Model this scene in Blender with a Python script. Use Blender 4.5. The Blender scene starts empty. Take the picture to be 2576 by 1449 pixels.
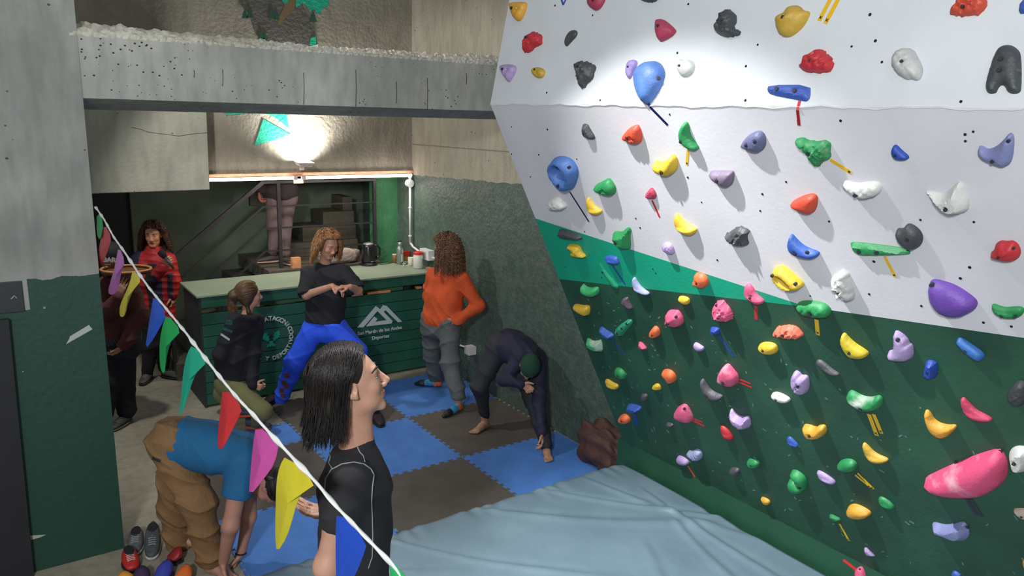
import bpy, bmesh, math, random
import numpy as np
from mathutils import Vector, Matrix
from mathutils.geometry import delaunay_2d_cdt
from mathutils.bvhtree import BVHTree
random.seed(7); rng = np.random.default_rng(7)
SC = bpy.context.scene; COL = SC.collection
# ------------------------------------------------------------------ camera
YAW, PITCH, ROLL, FPX = 0.612291, 0.221443, 0.0283941, 1929.85
CAM = np.array([-3.13528, -6.106995, 2.827287])
FW = np.array([math.sin(YAW)*math.cos(PITCH), math.cos(YAW)*math.cos(PITCH), -math.sin(PITCH)])
_r = np.array([math.cos(YAW), -math.sin(YAW), 0.0]); _u = np.cross(_r, FW)
RT = _r*math.cos(ROLL)+_u*math.sin(ROLL); UP = -_r*math.sin(ROLL)+_u*math.cos(ROLL)
cd = bpy.data.cameras.new('camera'); cam = bpy.data.objects.new('camera', cd); COL.objects.link(cam)
cd.sensor_fit = 'HORIZONTAL'; cd.sensor_width = 36; cd.lens = 36*FPX/2576; cd.clip_start = .05
cam.matrix_world = Matrix(((RT[0], UP[0], -FW[0], CAM[0]), (RT[1], UP[1], -FW[1], CAM[1]), (RT[2], UP[2], -FW[2], CAM[2]), (0, 0, 0, 1)))
SC.camera = cam
# ------------------------------------------------------------------ world, lamps, exposure
w = bpy.data.worlds.new('room_air'); SC.world = w; w.use_nodes = True
w.node_tree.nodes['Background'].inputs[0].default_value = (.94, .97, 1, 1)
w.node_tree.nodes['Background'].inputs[1].default_value = .31
SC.view_settings.view_transform = 'Standard'; SC.view_settings.look = 'None'; SC.view_settings.gamma = 1
SC.view_settings.use_curve_mapping = False; SC.view_settings.exposure = 0.0
def lamp(name, kind, loc, target, power, color, size=.2, size_y=None, spot=None, blend=.5):
    d = bpy.data.lights.new(name, kind); o = bpy.data.objects.new(name, d); COL.objects.link(o)
    d.energy = power; d.color = color
    if kind == 'AREA':
        d.shape = 'RECTANGLE'; d.size = size; d.size_y = size_y or size
    else: d.shadow_soft_size = size
    if spot: d.spot_size = math.radians(spot); d.spot_blend = blend
    o.location = loc
    o.rotation_euler = (Vector(target)-Vector(loc)).to_track_quat('-Z', 'Y').to_euler()
    return o
lamp('wall_flood', 'SPOT', (-2.17, -3.03, 4.58), (.28, -4.3, -1.4), 1600, (1, .98, .97), .03, spot=60, blend=1.0)
lamp('hall_flood', 'AREA', (-4.9, -7.0, 3.9), (-.6, -3.0, 1.9), 245, (.98, .99, 1), .5, .5)
lamp('right_flood', 'SPOT', (-2.4, -6.9, 4.9), (-.5, -3.8, 3.3), 30, (.9, .97, 1), .05, spot=75)
lamp('alcove_flood', 'SPOT', (-2.2, .1, 3.85), (.5, .6, .65), 170, (1, .98, .94), .06, spot=108, blend=.35)
lamp('strip_glow', 'AREA', (-.12, 1.70, 2.06), (-.12, 1.35, .9), 11, (1, .88, .78), 2.1, .06)
lamp('strip_wall_glow', 'AREA', (-.12, 1.80, 2.10), (-.12, 3.0, 1.5), 9, (1, .86, .76), 2.1, .05)
lamp('mural_flood_light', 'SPOT', (-.29, 1.72, 2.315), (-.30, 1.92, 2.60), 120, (1, .98, .95), .04, spot=140, blend=.9)

# ------------------------------------------------------------------ helpers
HOLDS=[
(0,'amber',0.043,'crack',0.124,-0.543,[-98,-57,-16,-55,74,-43,80,-13,67,30,48,56,16,62,-23,44,-58,6,-89,-29],[-25,-9],'cracked amber wedge hold in the top left corner of the white upper panel'),
(0,'crimson',0.035,'s',0.824,-0.522,[-67,-16,-66,-44,0,-54,68,-25,66,-3,53,23,33,40,4,43,-32,26,-59,9],[4,-3],'crimson rounded hold cut by the top edge of the picture'),
(0,'black',0.034,'rock',1.217,-0.503,[-56,6,-77,-27,26,-26,78,5,40,21,-11,20],[],'black rough hold peeking in at the top edge above the crimson triangle'),
(0,'red',0.043,'rock',0.329,-0.349,[-85,8,-66,43,-32,63,5,47,30,27,80,20,94,0,79,-31,36,-52,-7,-57,-51,-46,-81,-20],[-30,-20],'red jagged-topped hold left of the thin black hold near the wall edge'),
(0,'black',0.026,'ridge',0.67,-0.354,[-28,49,-47,20,-39,-14,-13,-38,23,-40,48,-25,43,-3,17,16,-5,34],[],'thin black leaf-shaped hold with a pale flank beside the red jagged hold'),
(0,'crimson',0.035,'crack',1.348,-0.346,[-55,-37,-52,-51,-32,-54,8,-40,77,3,84,16,57,38,7,55,-12,51,-34,25,-50,-6],[-13,-12],'crimson rounded triangle hold pointing right on the white upper panel'),
(0,'black',0.05,'rock',1.729,-0.34,[-65,12,-70,-7,-48,-26,-47,-44,-28,-61,-15,-68,10,-48,30,-35,35,-8,30,14,49,22,69,27,72,42,49,54,8,51,-29,44,-50,31],[-35,-10],'large black craggy hold shaped like a claw on the white upper panel'),
(0,'lilac',0.039,'crack',0.14,-0.191,[-90,-32,-53,-45,17,-40,69,-27,75,-1,53,36,28,69,-26,37,-72,4],[-25,-7],'lilac cracked shield-shaped hold at the left edge of the white upper panel'),
(0,'mustard',0.028,'crack',0.439,-0.176,[-63,-6,-52,-29,-12,-32,44,-18,62,3,49,30,9,34,-37,19],[-16,-13],'small mustard round cracked hold right of the lilac shield hold'),
(0,'black',0.045,'rock',0.847,-0.158,[-89,-37,-77,-62,-35,-70,20,-64,71,-34,74,-12,75,21,36,48,18,73,-8,76,-29,53,-56,7],[-35,-30],'dark grey pitted rock-shaped hold tapering downward on the white upper panel'),
(0,'purple_pale',0.025,'s',1.184,-0.173,[-35,3,-32,-31,-10,-46,31,-39,37,-16,22,10,16,41,-3,50,-25,29],[-4,-5],'small pale purple hold tucked behind the big blue teardrop'),
(0,'denim',0.067,'s',1.326,-0.109,[-92,-7,-97,-39,-80,-69,-46,-91,3,-98,49,-84,87,-48,93,-13,82,31,53,76,35,101,6,111,-27,86,-65,45],[78,-8,22,100],'big smooth blue teardrop hold on the white upper panel'),
(0,'palegrey',0.029,'s',1.53,-0.17,[-46,-4,-53,-29,-39,-40,-13,-27,21,-33,52,-15,60,9,49,32,17,46,-13,41,-34,20],[-14,-1],'pale grey heart-shaped hold right of the big blue teardrop'),
(1,'black',0.035,'facet',0.843,0.153,[-30,-31,-16,-46,19,-45,25,-20,46,29,30,44,-1,44,-33,27,-39,-2],[-12,2],'small black faceted hold just under the kink at the left'),
(1,'vermilion',0.043,'crack',1.187,0.158,[-74,1,-19,-37,48,-60,63,-49,61,4,38,41,1,47,-41,35,-78,19],[-17,4],'orange-red rounded triangle hold between the black faceted hold and the green curl'),
(1,'green',0.039,'s',1.551,0.152,[-47,-28,-20,-62,9,-79,20,-63,12,-20,22,13,45,50,35,63,5,62,-29,46,-54,19],[-28,11],'green curled hold with a short yellow tape beneath, just under the kink'),
(1,'slate',0.038,'s',1.912,0.161,[-74,11,-33,-26,12,-50,44,-56,62,-33,54,10,32,36,4,47,-33,38,-69,23],[-22,1,28,-18],'slate violet rounded triangle hold with two bolt holes'),
(1,'yellow',0.047,'s',1.359,0.304,[-86,-2,-68,-15,-37,-10,2,-17,41,-46,67,-60,81,-37,75,-2,52,35,3,62,-47,59,-83,34],[-10,28],'yellow scooped crescent hold with a raised right horn, above the mauve hold'),
(1,'mauve',0.04,'s',1.694,0.343,[-76,-20,-44,-29,-6,-30,64,-38,67,-21,50,25,20,51,-16,45,-59,18],[-13,6],'dull mauve flat-topped wedge hold right of the yellow scooped crescent'),
(1,'denim',0.073,'ring',0.517,0.422,[-106,-47,-70,-85,-7,-106,64,-107,113,-88,131,-38,115,6,56,75,14,109,-30,115,-65,102,-94,58,-119,5],[108,-63,-27,55],'big blue ring-shaped hold with an open hole'),
(1,'green',0.049,'crack',0.841,0.486,[-97,6,-76,-13,-15,-36,52,-66,71,-38,81,-6,61,30,29,48,-24,45,-81,29],[],'green pointed wedge hold right of the blue ring hold'),
(1,'white',0.049,'lump',0.322,0.655,[-96,1,-57,-35,18,-53,53,-37,91,-7,78,17,37,34,-40,47,-84,34],[],'small white lumpy hold under the blue ring hold'),
(1,'yellow',0.04,'ridge',0.668,0.634,[-42,-48,-13,-68,-2,-38,24,-2,73,9,48,38,8,53,-39,50,-57,5],[],'small yellow shell-shaped crescent right of the white lumpy hold'),
(1,'crimson',0.027,'facet',1.182,0.492,[-49,10,-10,-24,21,-45,36,-22,38,3,18,26,-11,31,-43,21],[],'small crimson pointed hold with a thin red tape beneath'),
(1,'yellow',0.043,'ridge',1.36,0.648,[-56,-36,-31,-67,-16,-55,5,-20,43,-3,83,6,68,31,31,57,-13,56,-51,34,-64,-3],[],'yellow banana-shaped hold on the grey lower panel above the lilac knot'),
(1,'black',0.041,'rock',1.704,0.655,[-94,10,-57,-14,-9,-49,34,-57,64,-40,56,-27,38,-3,40,30,19,49,-28,57,-63,42],[],'black lumpy hold with a notch bitten out of its right side'),
(1,'green',0.055,'facet',0.849,0.803,[-91,-2,-59,-30,2,-32,47,-65,74,-78,85,-57,56,-16,28,73,-2,86,-57,85,-83,37],[-43,26],'green angular hold with a tall horn across the top edge of the teal stripe'),
(1,'lilac',0.03,'lump',1.19,0.815,[-46,-3,-25,-27,7,-38,32,-30,40,2,29,34,-4,38,-35,23],[],'small lilac knotted hold like a scrunched ball above the teal stripe'),
(1,'black',0.046,'facet',0.335,0.876,[-103,-28,-30,-33,41,-25,100,-15,110,7,81,24,3,30,-96,31,-107,8],[],'long dark grey slanted block hold at the left of the teal stripe'),
(1,'yellow',0.044,'lump',0.332,0.991,[-66,-31,-32,-43,30,-49,57,-37,61,-2,86,30,62,39,-6,46,-59,42,-51,15,-14,-4,-68,-6],[],'yellow double-lobed hold on the teal stripe under the dark block hold'),
(1,'blue',0.035,'ridge',0.672,0.996,[-71,-11,-17,-33,50,-33,55,-10,58,12,23,29,-47,34,-51,11],[],'small blue ribbed hold on the teal stripe with a long blue tape'),
(1,'teal_tape',0.012,'facet',0.565,1.141,[-50,-87,-27,-94,-9,-43,70,49,59,76,7,80,-12,43,-38,-25],[-32,-29],'long thin translucent green wedge on the teal stripe under the blue ribbed hold'),
(1,'orange',0.039,'s',1.356,0.984,[-56,23,-33,-7,-24,-37,4,-50,41,-50,61,-22,55,11,19,45,-20,48,-47,39],[0,2],'smooth orange hold on the right part of the teal stripe'),
(1,'lilac_blue',0.037,'ridge',0.838,1.147,[-45,-30,-31,-56,-10,-63,-4,-31,22,6,75,28,61,45,22,53,-37,40,-54,8],[],'pale lilac crescent crossing from the teal stripe into the dark green paint'),
(1,'green_light',0.046,'s',0.33,1.291,[-84,-9,-57,-34,-41,-16,5,-10,79,-41,96,-32,79,11,41,42,-31,56,-88,34],[],'small light green crescent near the left edge just under the teal stripe'),
(1,'greyviolet',0.031,'s',0.666,1.312,[-47,-4,-18,-36,28,-54,25,-22,33,4,42,31,12,43,-24,24,-51,14],[],'dark grey-violet hooked hold below the teal stripe left of the pink ball'),
(1,'yellow',0.046,'s',0.155,1.491,[-92,-9,-56,-24,10,-28,83,-50,94,-33,56,37,18,50,-35,39,-78,18],[],'small yellow flat-topped hold under the light green crescent by the wall edge'),
(1,'yellow',0.026,'s',1.187,1.155,[-43,-4,-23,-22,24,-28,46,-16,31,21,0,32,-36,17],[],'small yellow nub above the pink ball hold'),
(1,'teal_green',0.029,'facet',0.542,1.54,[-104,45,-8,-32,97,-104,120,-87,81,-41,-17,50,-60,91,-108,78],[79,-71,10,-14,-65,53],'teal-green flat slanted bar hold with three screw holes'),
(1,'pink',0.051,'ball',1.053,1.316,[-78,39,-54,16,-53,-16,-16,-53,30,-64,62,-71,79,-33,74,11,33,52,-18,63,-59,56],[61,-46,-9,11],'pink ball-like hold with a ridge, left of the pink face-like hold'),
(1,'pink',0.047,'rock',1.453,1.158,[-67,15,-43,-28,-5,-67,31,-79,47,-48,70,-16,55,38,23,60,-39,72,-70,52],[-5,-51,-8,23],'large pink hold with knobs and hollows like a face'),
(1,'pink',0.036,'ridge',1.69,0.993,[-49,-12,-31,-52,-1,-66,13,-43,23,-6,65,19,49,43,13,59,-29,43,-52,16],[0,4],'pink ribbed crescent with toothed edge at the tip of the teal stripe'),
(1,'orange',0.035,'s',0.841,1.483,[-54,21,-16,-24,22,-57,50,-40,43,4,0,45,-45,52],[-3,9],'small orange teardrop hold right of the teal-green slanted bar'),
(1,'blue',0.037,'facet',0.33,1.644,[-62,-24,-31,-43,10,-23,75,-11,56,32,-5,47,-43,21],[],'small blue chalky wedge left of the teal-green slanted bar'),
(1,'green_light',0.051,'facet',0.144,1.797,[-76,-25,-55,-27,-13,-16,53,-44,85,-64,85,-28,56,49,12,69,-59,58,-87,28],[],'light green angular scoop hold under the blue chalky wedge'),
(1,'pink',0.024,'facet',0.666,1.646,[-29,-18,-2,-31,21,-17,42,12,3,32,-34,23],[],'tiny pink chip hold under the small orange teardrop'),
(1,'lilac',0.026,'s',1.188,1.485,[-33,-18,-7,-31,29,-17,44,-6,21,24,-15,34,-38,13],[],'tiny lilac chip hold below the pink face-like hold'),
(1,'blue_deep',0.026,'facet',1.354,1.32,[-28,-13,-5,-26,35,-32,35,5,10,26,-22,30,-27,9],[9,3],'small deep blue box hold with a long blue tape below it'),
(1,'yellow',0.035,'s',1.7,1.325,[-60,-2,-25,-31,25,-47,59,-41,61,-6,38,23,-2,40,-36,41,-59,23],[-15,3],'oval yellow hold under the coral knobbly hold'),
(1,'green',0.04,'ring2',0.315,2.002,[-50,-12,-20,-48,31,-52,61,-19,48,25,17,47,-30,40,-58,20],[5,-1],'small green oval hold with a dark slot near the wall edge'),
(1,'orange',0.043,'s',0.834,1.83,[-55,-12,-31,-39,24,-62,60,-46,67,0,27,50,-27,68,-22,30,-44,11],[],'orange kidney-shaped hold on the dark green paint'),
(1,'pink',0.058,'s',1.356,1.634,[-80,39,-52,-20,6,-85,33,-98,61,-61,84,-23,54,44,17,69,-38,68,-85,66],[-5,24],'pink chalk-dusted triangle with two red tapes pointing right'),
(1,'yellow',0.04,'ridge',0.158,2.164,[-69,-18,-30,-40,16,-25,79,-24,54,22,2,48,-53,38],[],'yellow banana hold under the small green oval near the wall edge'),
(1,'yellow',0.027,'facet',0.667,1.993,[-53,14,14,-43,45,-34,34,8,-2,27,-38,27],[],'tiny yellow wedge left of the orange kidney-shaped hold'),
(1,'charcoal',0.042,'s',1.169,1.816,[-48,-67,-25,-79,-10,-32,21,2,103,3,74,44,26,69,-31,62,-53,23,-56,-23],[-8,28],'long charcoal curved hold on the dark green paint'),
(1,'charcoal',0.028,'s',0.494,2.149,[-35,3,-4,-35,41,-43,34,4,-1,38,-36,33],[],'tiny charcoal stub under the tiny yellow wedge'),
(1,'blue',0.043,'facet',0.326,2.317,[-81,12,-37,-26,59,-47,90,-38,62,9,-17,50,-77,40],[],'small blue wedge with a wide blue tape at the bottom left of the climbing wall'),
(1,'pink',0.06,'s',0.861,2.135,[-95,36,-50,-32,25,-95,55,-93,73,-38,73,25,35,61,-32,73,-83,63],[49,-81],'pink chalky egg hold with forked red tape in the lower left area'),
(1,'orange',0.044,'s',0.149,2.502,[-72,22,-26,-30,35,-67,76,-39,55,13,-5,47,-62,54],[6,-8],'small orange hold lowest at the left edge beside the brown sack'),
(1,'charcoal',0.022,'facet',0.665,2.326,[-36,3,-13,-18,40,-26,29,7,-20,33],[],'tiny charcoal chip left of the pink chalky egg'),
(1,'lilac',0.048,'facet',1.353,1.958,[-66,-31,-45,-57,-24,-21,20,-19,68,-52,79,-29,69,29,38,62,-12,66,-60,44,-68,8],[],'lilac scooped hold with a pointed left horn right of the pink chalky egg'),
(1,'red',0.036,'ridge',1.2,2.147,[-39,-40,-16,-56,22,-38,45,12,37,41,-5,57,-43,24],[],'small red leaf hold under the lilac scooped hold'),
(1,'amber',0.047,'s',1.88,1.805,[-79,-5,-35,-23,1,-19,33,-58,66,-67,68,-28,48,12,12,51,-44,78,-70,59],[-18,21],'amber cat-ear shaped hold on the dark green paint'),
(1,'blue',0.027,'ridge',1.699,1.981,[-32,-18,-9,-42,18,-23,42,6,27,25,-11,37,-34,16],[],'tiny blue leaf hold left of the amber cat-ear hold'),
(1,'lilac_blue',0.045,'lump',0.828,2.514,[-85,38,-50,-9,-4,-32,35,-68,81,-64,66,0,25,47,-26,54,-42,33],[],'pale blue-lilac mushroom-like hold close above the kickboard'),
(1,'lilac',0.038,'s',0.674,2.654,[-57,-5,-20,-38,32,-39,65,-21,46,18,-9,48,-57,37],[],'small lilac pebble hold with orange tape at the kickboard joint'),
(1,'green',0.035,'ring2',1.352,2.323,[-49,3,-14,-33,36,-52,61,-29,31,21,-27,52,-37,39],[3,-2],'small green oval with a bolt hole, left of the green snail hold'),
(1,'charcoal',0.032,'s',1.169,2.492,[-54,21,-29,-17,24,-48,49,-35,26,33,-16,45],[],'small charcoal square pebble under the green oval with a bolt hole'),
(1,'green',0.052,'s',1.663,2.299,[-70,36,-37,-1,-5,-1,17,18,12,-10,-32,-45,-16,-82,23,-93,66,-70,70,-14,44,56,-11,105,-60,101],[39,4],'green curled snail-shaped hold'),
(1,'lilac',0.033,'ridge',1.871,2.158,[-54,-18,-34,-36,9,-29,60,-6,47,25,11,38,-39,26],[],'slender lilac bean right of the green snail hold'),
(1,'amber',0.025,'s',1.364,2.643,[-39,-4,-17,-25,20,-28,39,-12,16,30,-19,40],[],'small amber pebble low on the panel above the kickboard'),
(1,'white',0.033,'s',1.698,1.656,[-60,4,-41,-19,-3,-35,65,-21,54,10,16,30,-32,31],[-13,6],'white bean hold under the pale lilac ring'),
(1,'lilac',0.048,'lump',1.855,1.482,[-56,19,-35,-40,-11,-65,10,-56,16,-41,44,-55,56,-38,42,38,12,83,-25,91,-51,64],[9,6],'pale lilac ring-like hold with a bolt in its middle'),
(1,'coral',0.043,'rock',1.857,1.173,[-92,24,-64,-11,-14,-38,38,-51,65,-37,82,-6,66,14,26,29,-24,34,-83,42],[-16,4],'coral orange hold with a knobbly right end'),
(1,'yellow_acid',0.04,'s',2.192,1.15,[-55,-23,-42,-58,-25,-65,-15,-48,15,-20,54,-2,78,14,56,50,12,65,-26,66,-51,20],[-1,20],'large acid yellow tapered hold on the dark green paint'),
(1,'lilac',0.043,'s',2.42,1.08,[-18,-73,-7,-85,18,-75,40,-51,40,-34,56,-27,52,26,39,54,4,72,-50,82,-62,62,-57,39,-33,29,-22,-19],[11,-59],'big lilac boot-shaped hold'),
(1,'azure',0.028,'s',2.703,0.997,[-49,-22,-39,-42,-21,-42,10,-22,53,6,47,38,33,48,-2,33,-32,3],[-7,3],'azure slanted oblong hold with scooped middle'),
(1,'blue_deep',0.032,'facet',2.534,1.163,[-30,17,-20,-10,-12,-48,29,-56,34,-18,22,36,1,44,-25,33],[2,-3],'deep blue cube-like hold below the azure oblong'),
(1,'charcoal',0.027,'ridge',2.034,1.337,[-61,-13,-46,-42,-15,-36,25,-3,64,12,47,28,11,39,-25,15],[],'glossy charcoal slanted pinch under the acid yellow tapered hold'),
(1,'green',0.052,'ridge',2.2,1.463,[-88,4,-66,-34,-39,-30,-3,-18,42,-29,78,-61,97,-46,88,1,46,49,-11,71,-58,53,-87,38],[-2,32],'large green chalky smile-shaped hold with two yellow tapes'),
(1,'black',0.039,'lump',2.866,1.156,[-39,17,-25,-26,0,-63,29,-64,42,-15,25,41,-3,63,-29,47],[],'black round lumpy hold at the right edge of the dark green paint'),
(1,'violet',0.058,'s',2.651,0.772,[-72,-55,-60,-73,-31,-75,24,-67,79,-32,99,-8,90,25,60,58,27,76,-14,82,-50,68,-75,23,-76,-23],[-51,-63],'huge violet half-moon hold'),
(1,'green',0.029,'ridge',2.847,0.775,[-51,-4,-46,-18,-28,-13,-3,-10,26,-23,48,-28,57,-19,51,6,31,27,-5,37,-34,30,-46,14],[-11,17,33,7],'green crescent right of the huge violet half-moon'),
(1,'green',0.044,'lump',2.032,0.987,[-93,-3,-62,-27,-7,-43,49,-47,77,-36,86,-9,74,22,33,37,-13,44,-59,44,-83,19],[-5,11],'green lumpy hold straddling the white and dark green paint'),
(1,'yellow',0.051,'ring3',1.912,0.842,[-64,-23,-50,-45,3,-69,32,-44,95,7,86,36,32,61,-20,59,-51,23,-62,-5],[-38,-27,75,-3],'yellow looped handle hold on the grey lower panel'),
(1,'palegrey',0.05,'rock',2.206,0.813,[-58,-3,-45,-34,-10,-59,11,-78,30,-68,33,-46,45,1,44,47,28,73,2,77,-31,60,-52,30],[-12,23],'pale grey beak-shaped hold right of the yellow looped handle'),
(1,'blue',0.039,'s',2.033,0.659,[-66,-13,-46,-56,-33,-65,-19,-44,8,-15,43,-2,89,6,77,31,49,48,5,51,-43,43,-65,16],[-16,16,40,4],'blue crescent with two bolt holes above the yellow looped handle'),
(1,'vermilion',0.04,'s',2.103,0.431,[-79,8,-51,-14,7,-44,45,-53,60,-40,52,-4,36,30,12,48,-21,43,-60,27],[],'orange-red rounded triangle pointing left above the blue crescent'),
(1,'green',0.038,'rock',2.193,0.182,[-77,-35,-70,-52,-45,-51,-23,-43,15,-40,63,-44,69,-29,62,-3,66,20,53,33,33,39,16,57,0,73,-15,64,-32,27,-48,-1,-68,-14],[-16,2],'large green dragon-like hold with yellow tape to its right'),
(1,'blue_deep',0.021,'s',2.528,0.175,[-27,-11,-17,-31,-4,-34,11,-14,37,10,30,22,10,26,-14,25,-26,8],[-6,1],'small deep blue half-moon on the grey lower panel'),
(1,'slate_light',0.03,'s',2.853,0.142,[-57,2,-52,-13,-39,-9,-27,0,-5,-9,19,-33,35,-56,44,-62,52,-50,50,-16,43,31,30,55,14,58,-12,48,-41,35,-55,18],[42,-41,-6,30],'large slate blue hooked hold at the right side below the kink'),
(1,'white',0.039,'lump',2.365,0.327,[-74,-19,-59,-25,-42,-17,-7,-16,22,-26,66,-32,82,-13,72,18,38,38,-3,48,-33,35,-61,9],[-13,20],'white lumpy crescent right of the green dragon-like hold'),
(1,'white',0.044,'facet',2.688,0.333,[-80,-14,-70,-18,-42,-14,-11,-17,13,-41,37,-67,49,-58,58,-21,65,21,56,48,22,64,-7,62,-32,43,-59,11],[6,24],'large white horned hold with two points'),
(1,'black',0.04,'s',2.524,0.516,[-51,-5,-43,-25,-18,-27,-2,-52,19,-52,45,-30,53,2,41,37,14,61,-15,58,-42,33],[8,-1],'round black disc-like hold with a notch, at the end of the green bar'),
(1,'green',0.023,'facet',2.393,0.605,[-123,-9,-106,-21,81,-28,119,-25,126,-11,121,-3,-16,29,-88,44,-114,24],[-77,12,1,0],'long flat green tapered bar with yellow tape beneath'),
(1,'red',0.034,'ball',2.856,0.52,[-49,18,-34,4,-30,-21,-12,-37,9,-37,26,-44,42,-30,49,-1,39,28,14,42,-13,43,-41,35],[35,-25,-10,12],'large red dome hold with a diagonal lip at the right'),
(0,'mustard',0.049,'ball',2.039,-0.337,[-73,-12,-54,-23,-30,-30,-27,-46,3,-55,30,-45,44,-29,74,-24,75,-8,63,28,36,55,6,71,-26,66,-53,41,-68,10],[-12,3],'large mustard scallop-shaped hold on the white upper panel'),
(0,'vermilion',0.032,'rock',2.698,-0.325,[-54,4,-39,-7,-42,-20,-30,-39,29,-33,60,-9,57,11,47,30,22,35,-49,27],[-2,10],'orange-red deeply grooved hold cut by the top edge at the right'),
(0,'blue',0.013,'facet',2.869,-0.307,[-20,-20,-16,20,9,22,17,3,10,-24],[],'blue slab hold in the top right corner'),
(0,'red',0.039,'rock',2.192,-0.168,[-74,17,-56,1,-59,-28,-32,-33,-20,-42,4,-47,33,-31,61,-10,75,13,70,34,43,44,-3,44,-42,37],[-7,3],'large red hold with a spiky crown on the white upper panel'),
(0,'palegrey',0.047,'lump',2.547,-0.142,[-57,-14,-54,-40,-35,-57,-9,-59,13,-46,25,-29,54,9,58,41,47,55,25,48,7,51,-25,32,-48,9],[-4,-4],'large pale grey twisted hold casting a double shadow'),
(0,'black',0.028,'s',2.856,-0.099,[-44,38,-47,4,-44,-43,-40,-80,-27,-94,-2,-95,22,-80,36,-60,60,40,57,54,39,57,22,49,12,32,0,28,-7,39,-8,54,-30,56],[-10,-46,-6,-12],'big black hold shaped like the letter A'),
(0,'blue_bar',0.025,'facet',2.107,-0.047,[-112,-15,-109,-37,78,-35,90,12,80,29,58,26,7,18,-91,2],[-56,-17,25,-10],'long flat blue bar hold with red tape, just above the kink'),
(1,'white',0.04,'facet',2.854,1.504,[-41,13,-34,-31,-10,-64,24,-77,47,-52,44,10,15,66,-8,76,-37,60],[-6,2],'white faceted round hold at the right edge beside the huge pink hold'),
(1,'hotpink',0.084,'s',2.634,1.721,[-193,122,-175,96,-70,-24,42,-143,140,-233,157,-224,173,-177,167,-82,124,8,71,70,-4,119,-88,161,-154,164,-189,144],[148,-220,-39,-56],'huge hot pink fin-shaped hold dusted with chalk'),
(1,'slate_light',0.05,'facet',2.534,2.13,[-95,26,-83,6,-36,-5,7,-37,44,-78,66,-88,79,-51,80,-10,55,41,20,68,-49,68,-89,60],[72,-60],'slate blue boomerang hold below the huge pink hold'),
(1,'beige',0.023,'s',2.848,1.825,[-37,1,-26,-12,13,-36,40,-31,29,21,5,33,-23,24],[3,6],'beige hold cut by the right edge below the white faceted hold'),
(1,'amber',0.039,'s',2.544,1.461,[-62,-45,-48,-64,-33,-51,-23,-20,1,-6,38,-12,65,-28,73,-18,56,15,26,61,3,77,-38,66,-57,24],[],'large amber boomerang hold left of the deep pink crescent'),
(1,'crimson_pink',0.032,'ridge',2.695,1.318,[-52,-23,-47,-49,-34,-56,-19,-37,5,-8,46,4,68,14,63,30,24,49,-14,51,-41,26],[],'deep pink crescent above the huge pink hold'),
(1,'mustard',0.039,'ridge',2.195,1.816,[-56,-36,-43,-57,-26,-47,9,-7,75,-8,68,16,33,47,-14,63,-47,30],[],'mustard banana hold below the hold with two yellow tapes'),
(1,'green',0.039,'s',2.027,1.98,[-62,32,-45,-4,1,-47,43,-59,63,-35,45,14,-1,46,-44,54],[],'green round hold with a pair of slanting yellow tapes'),
(1,'green',0.03,'ridge',2.209,2.154,[-41,-10,-25,-38,13,-34,45,-9,37,22,3,39,-32,29],[],'small green lens-shaped hold right of the amber walnut hold'),
(1,'amber',0.047,'s',2.032,2.323,[-70,28,-51,-17,-13,-53,40,-59,82,-44,66,-5,25,35,-21,60,-60,56],[],'amber walnut-shaped hold above the tiny green chip'),
(1,'green',0.021,'facet',1.866,2.48,[-38,5,-24,-17,7,-18,40,-14,23,17,-9,27],[],'tiny green chip with a narrow yellow tape near the kickboard'),
(1,'lilac',0.022,'facet',2.044,2.644,[-32,-7,-15,-33,15,-15,37,5,16,25,-20,25],[],'tiny lilac chip at the kickboard joint near the bottom edge'),
(2,'pink',0.03,'s',1.976,0.062,[-29,-11,-11,-41,10,-50,35,-8,36,31,-12,58,-29,20],[4,-37],'pink foothold on the kickboard at the bottom edge'),
(1,'blue',0.019,'s',2.522,2.466,[-23,6,-8,-23,15,-22,31,-7,-15,47],[],'blue hold just entering at the bottom edge'),
(1,'amber',0.013,'s',2.842,2.15,[-12,-13,1,-26,15,-4,-4,43],[],'amber hold cut by the lower right edge'),
]
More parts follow.
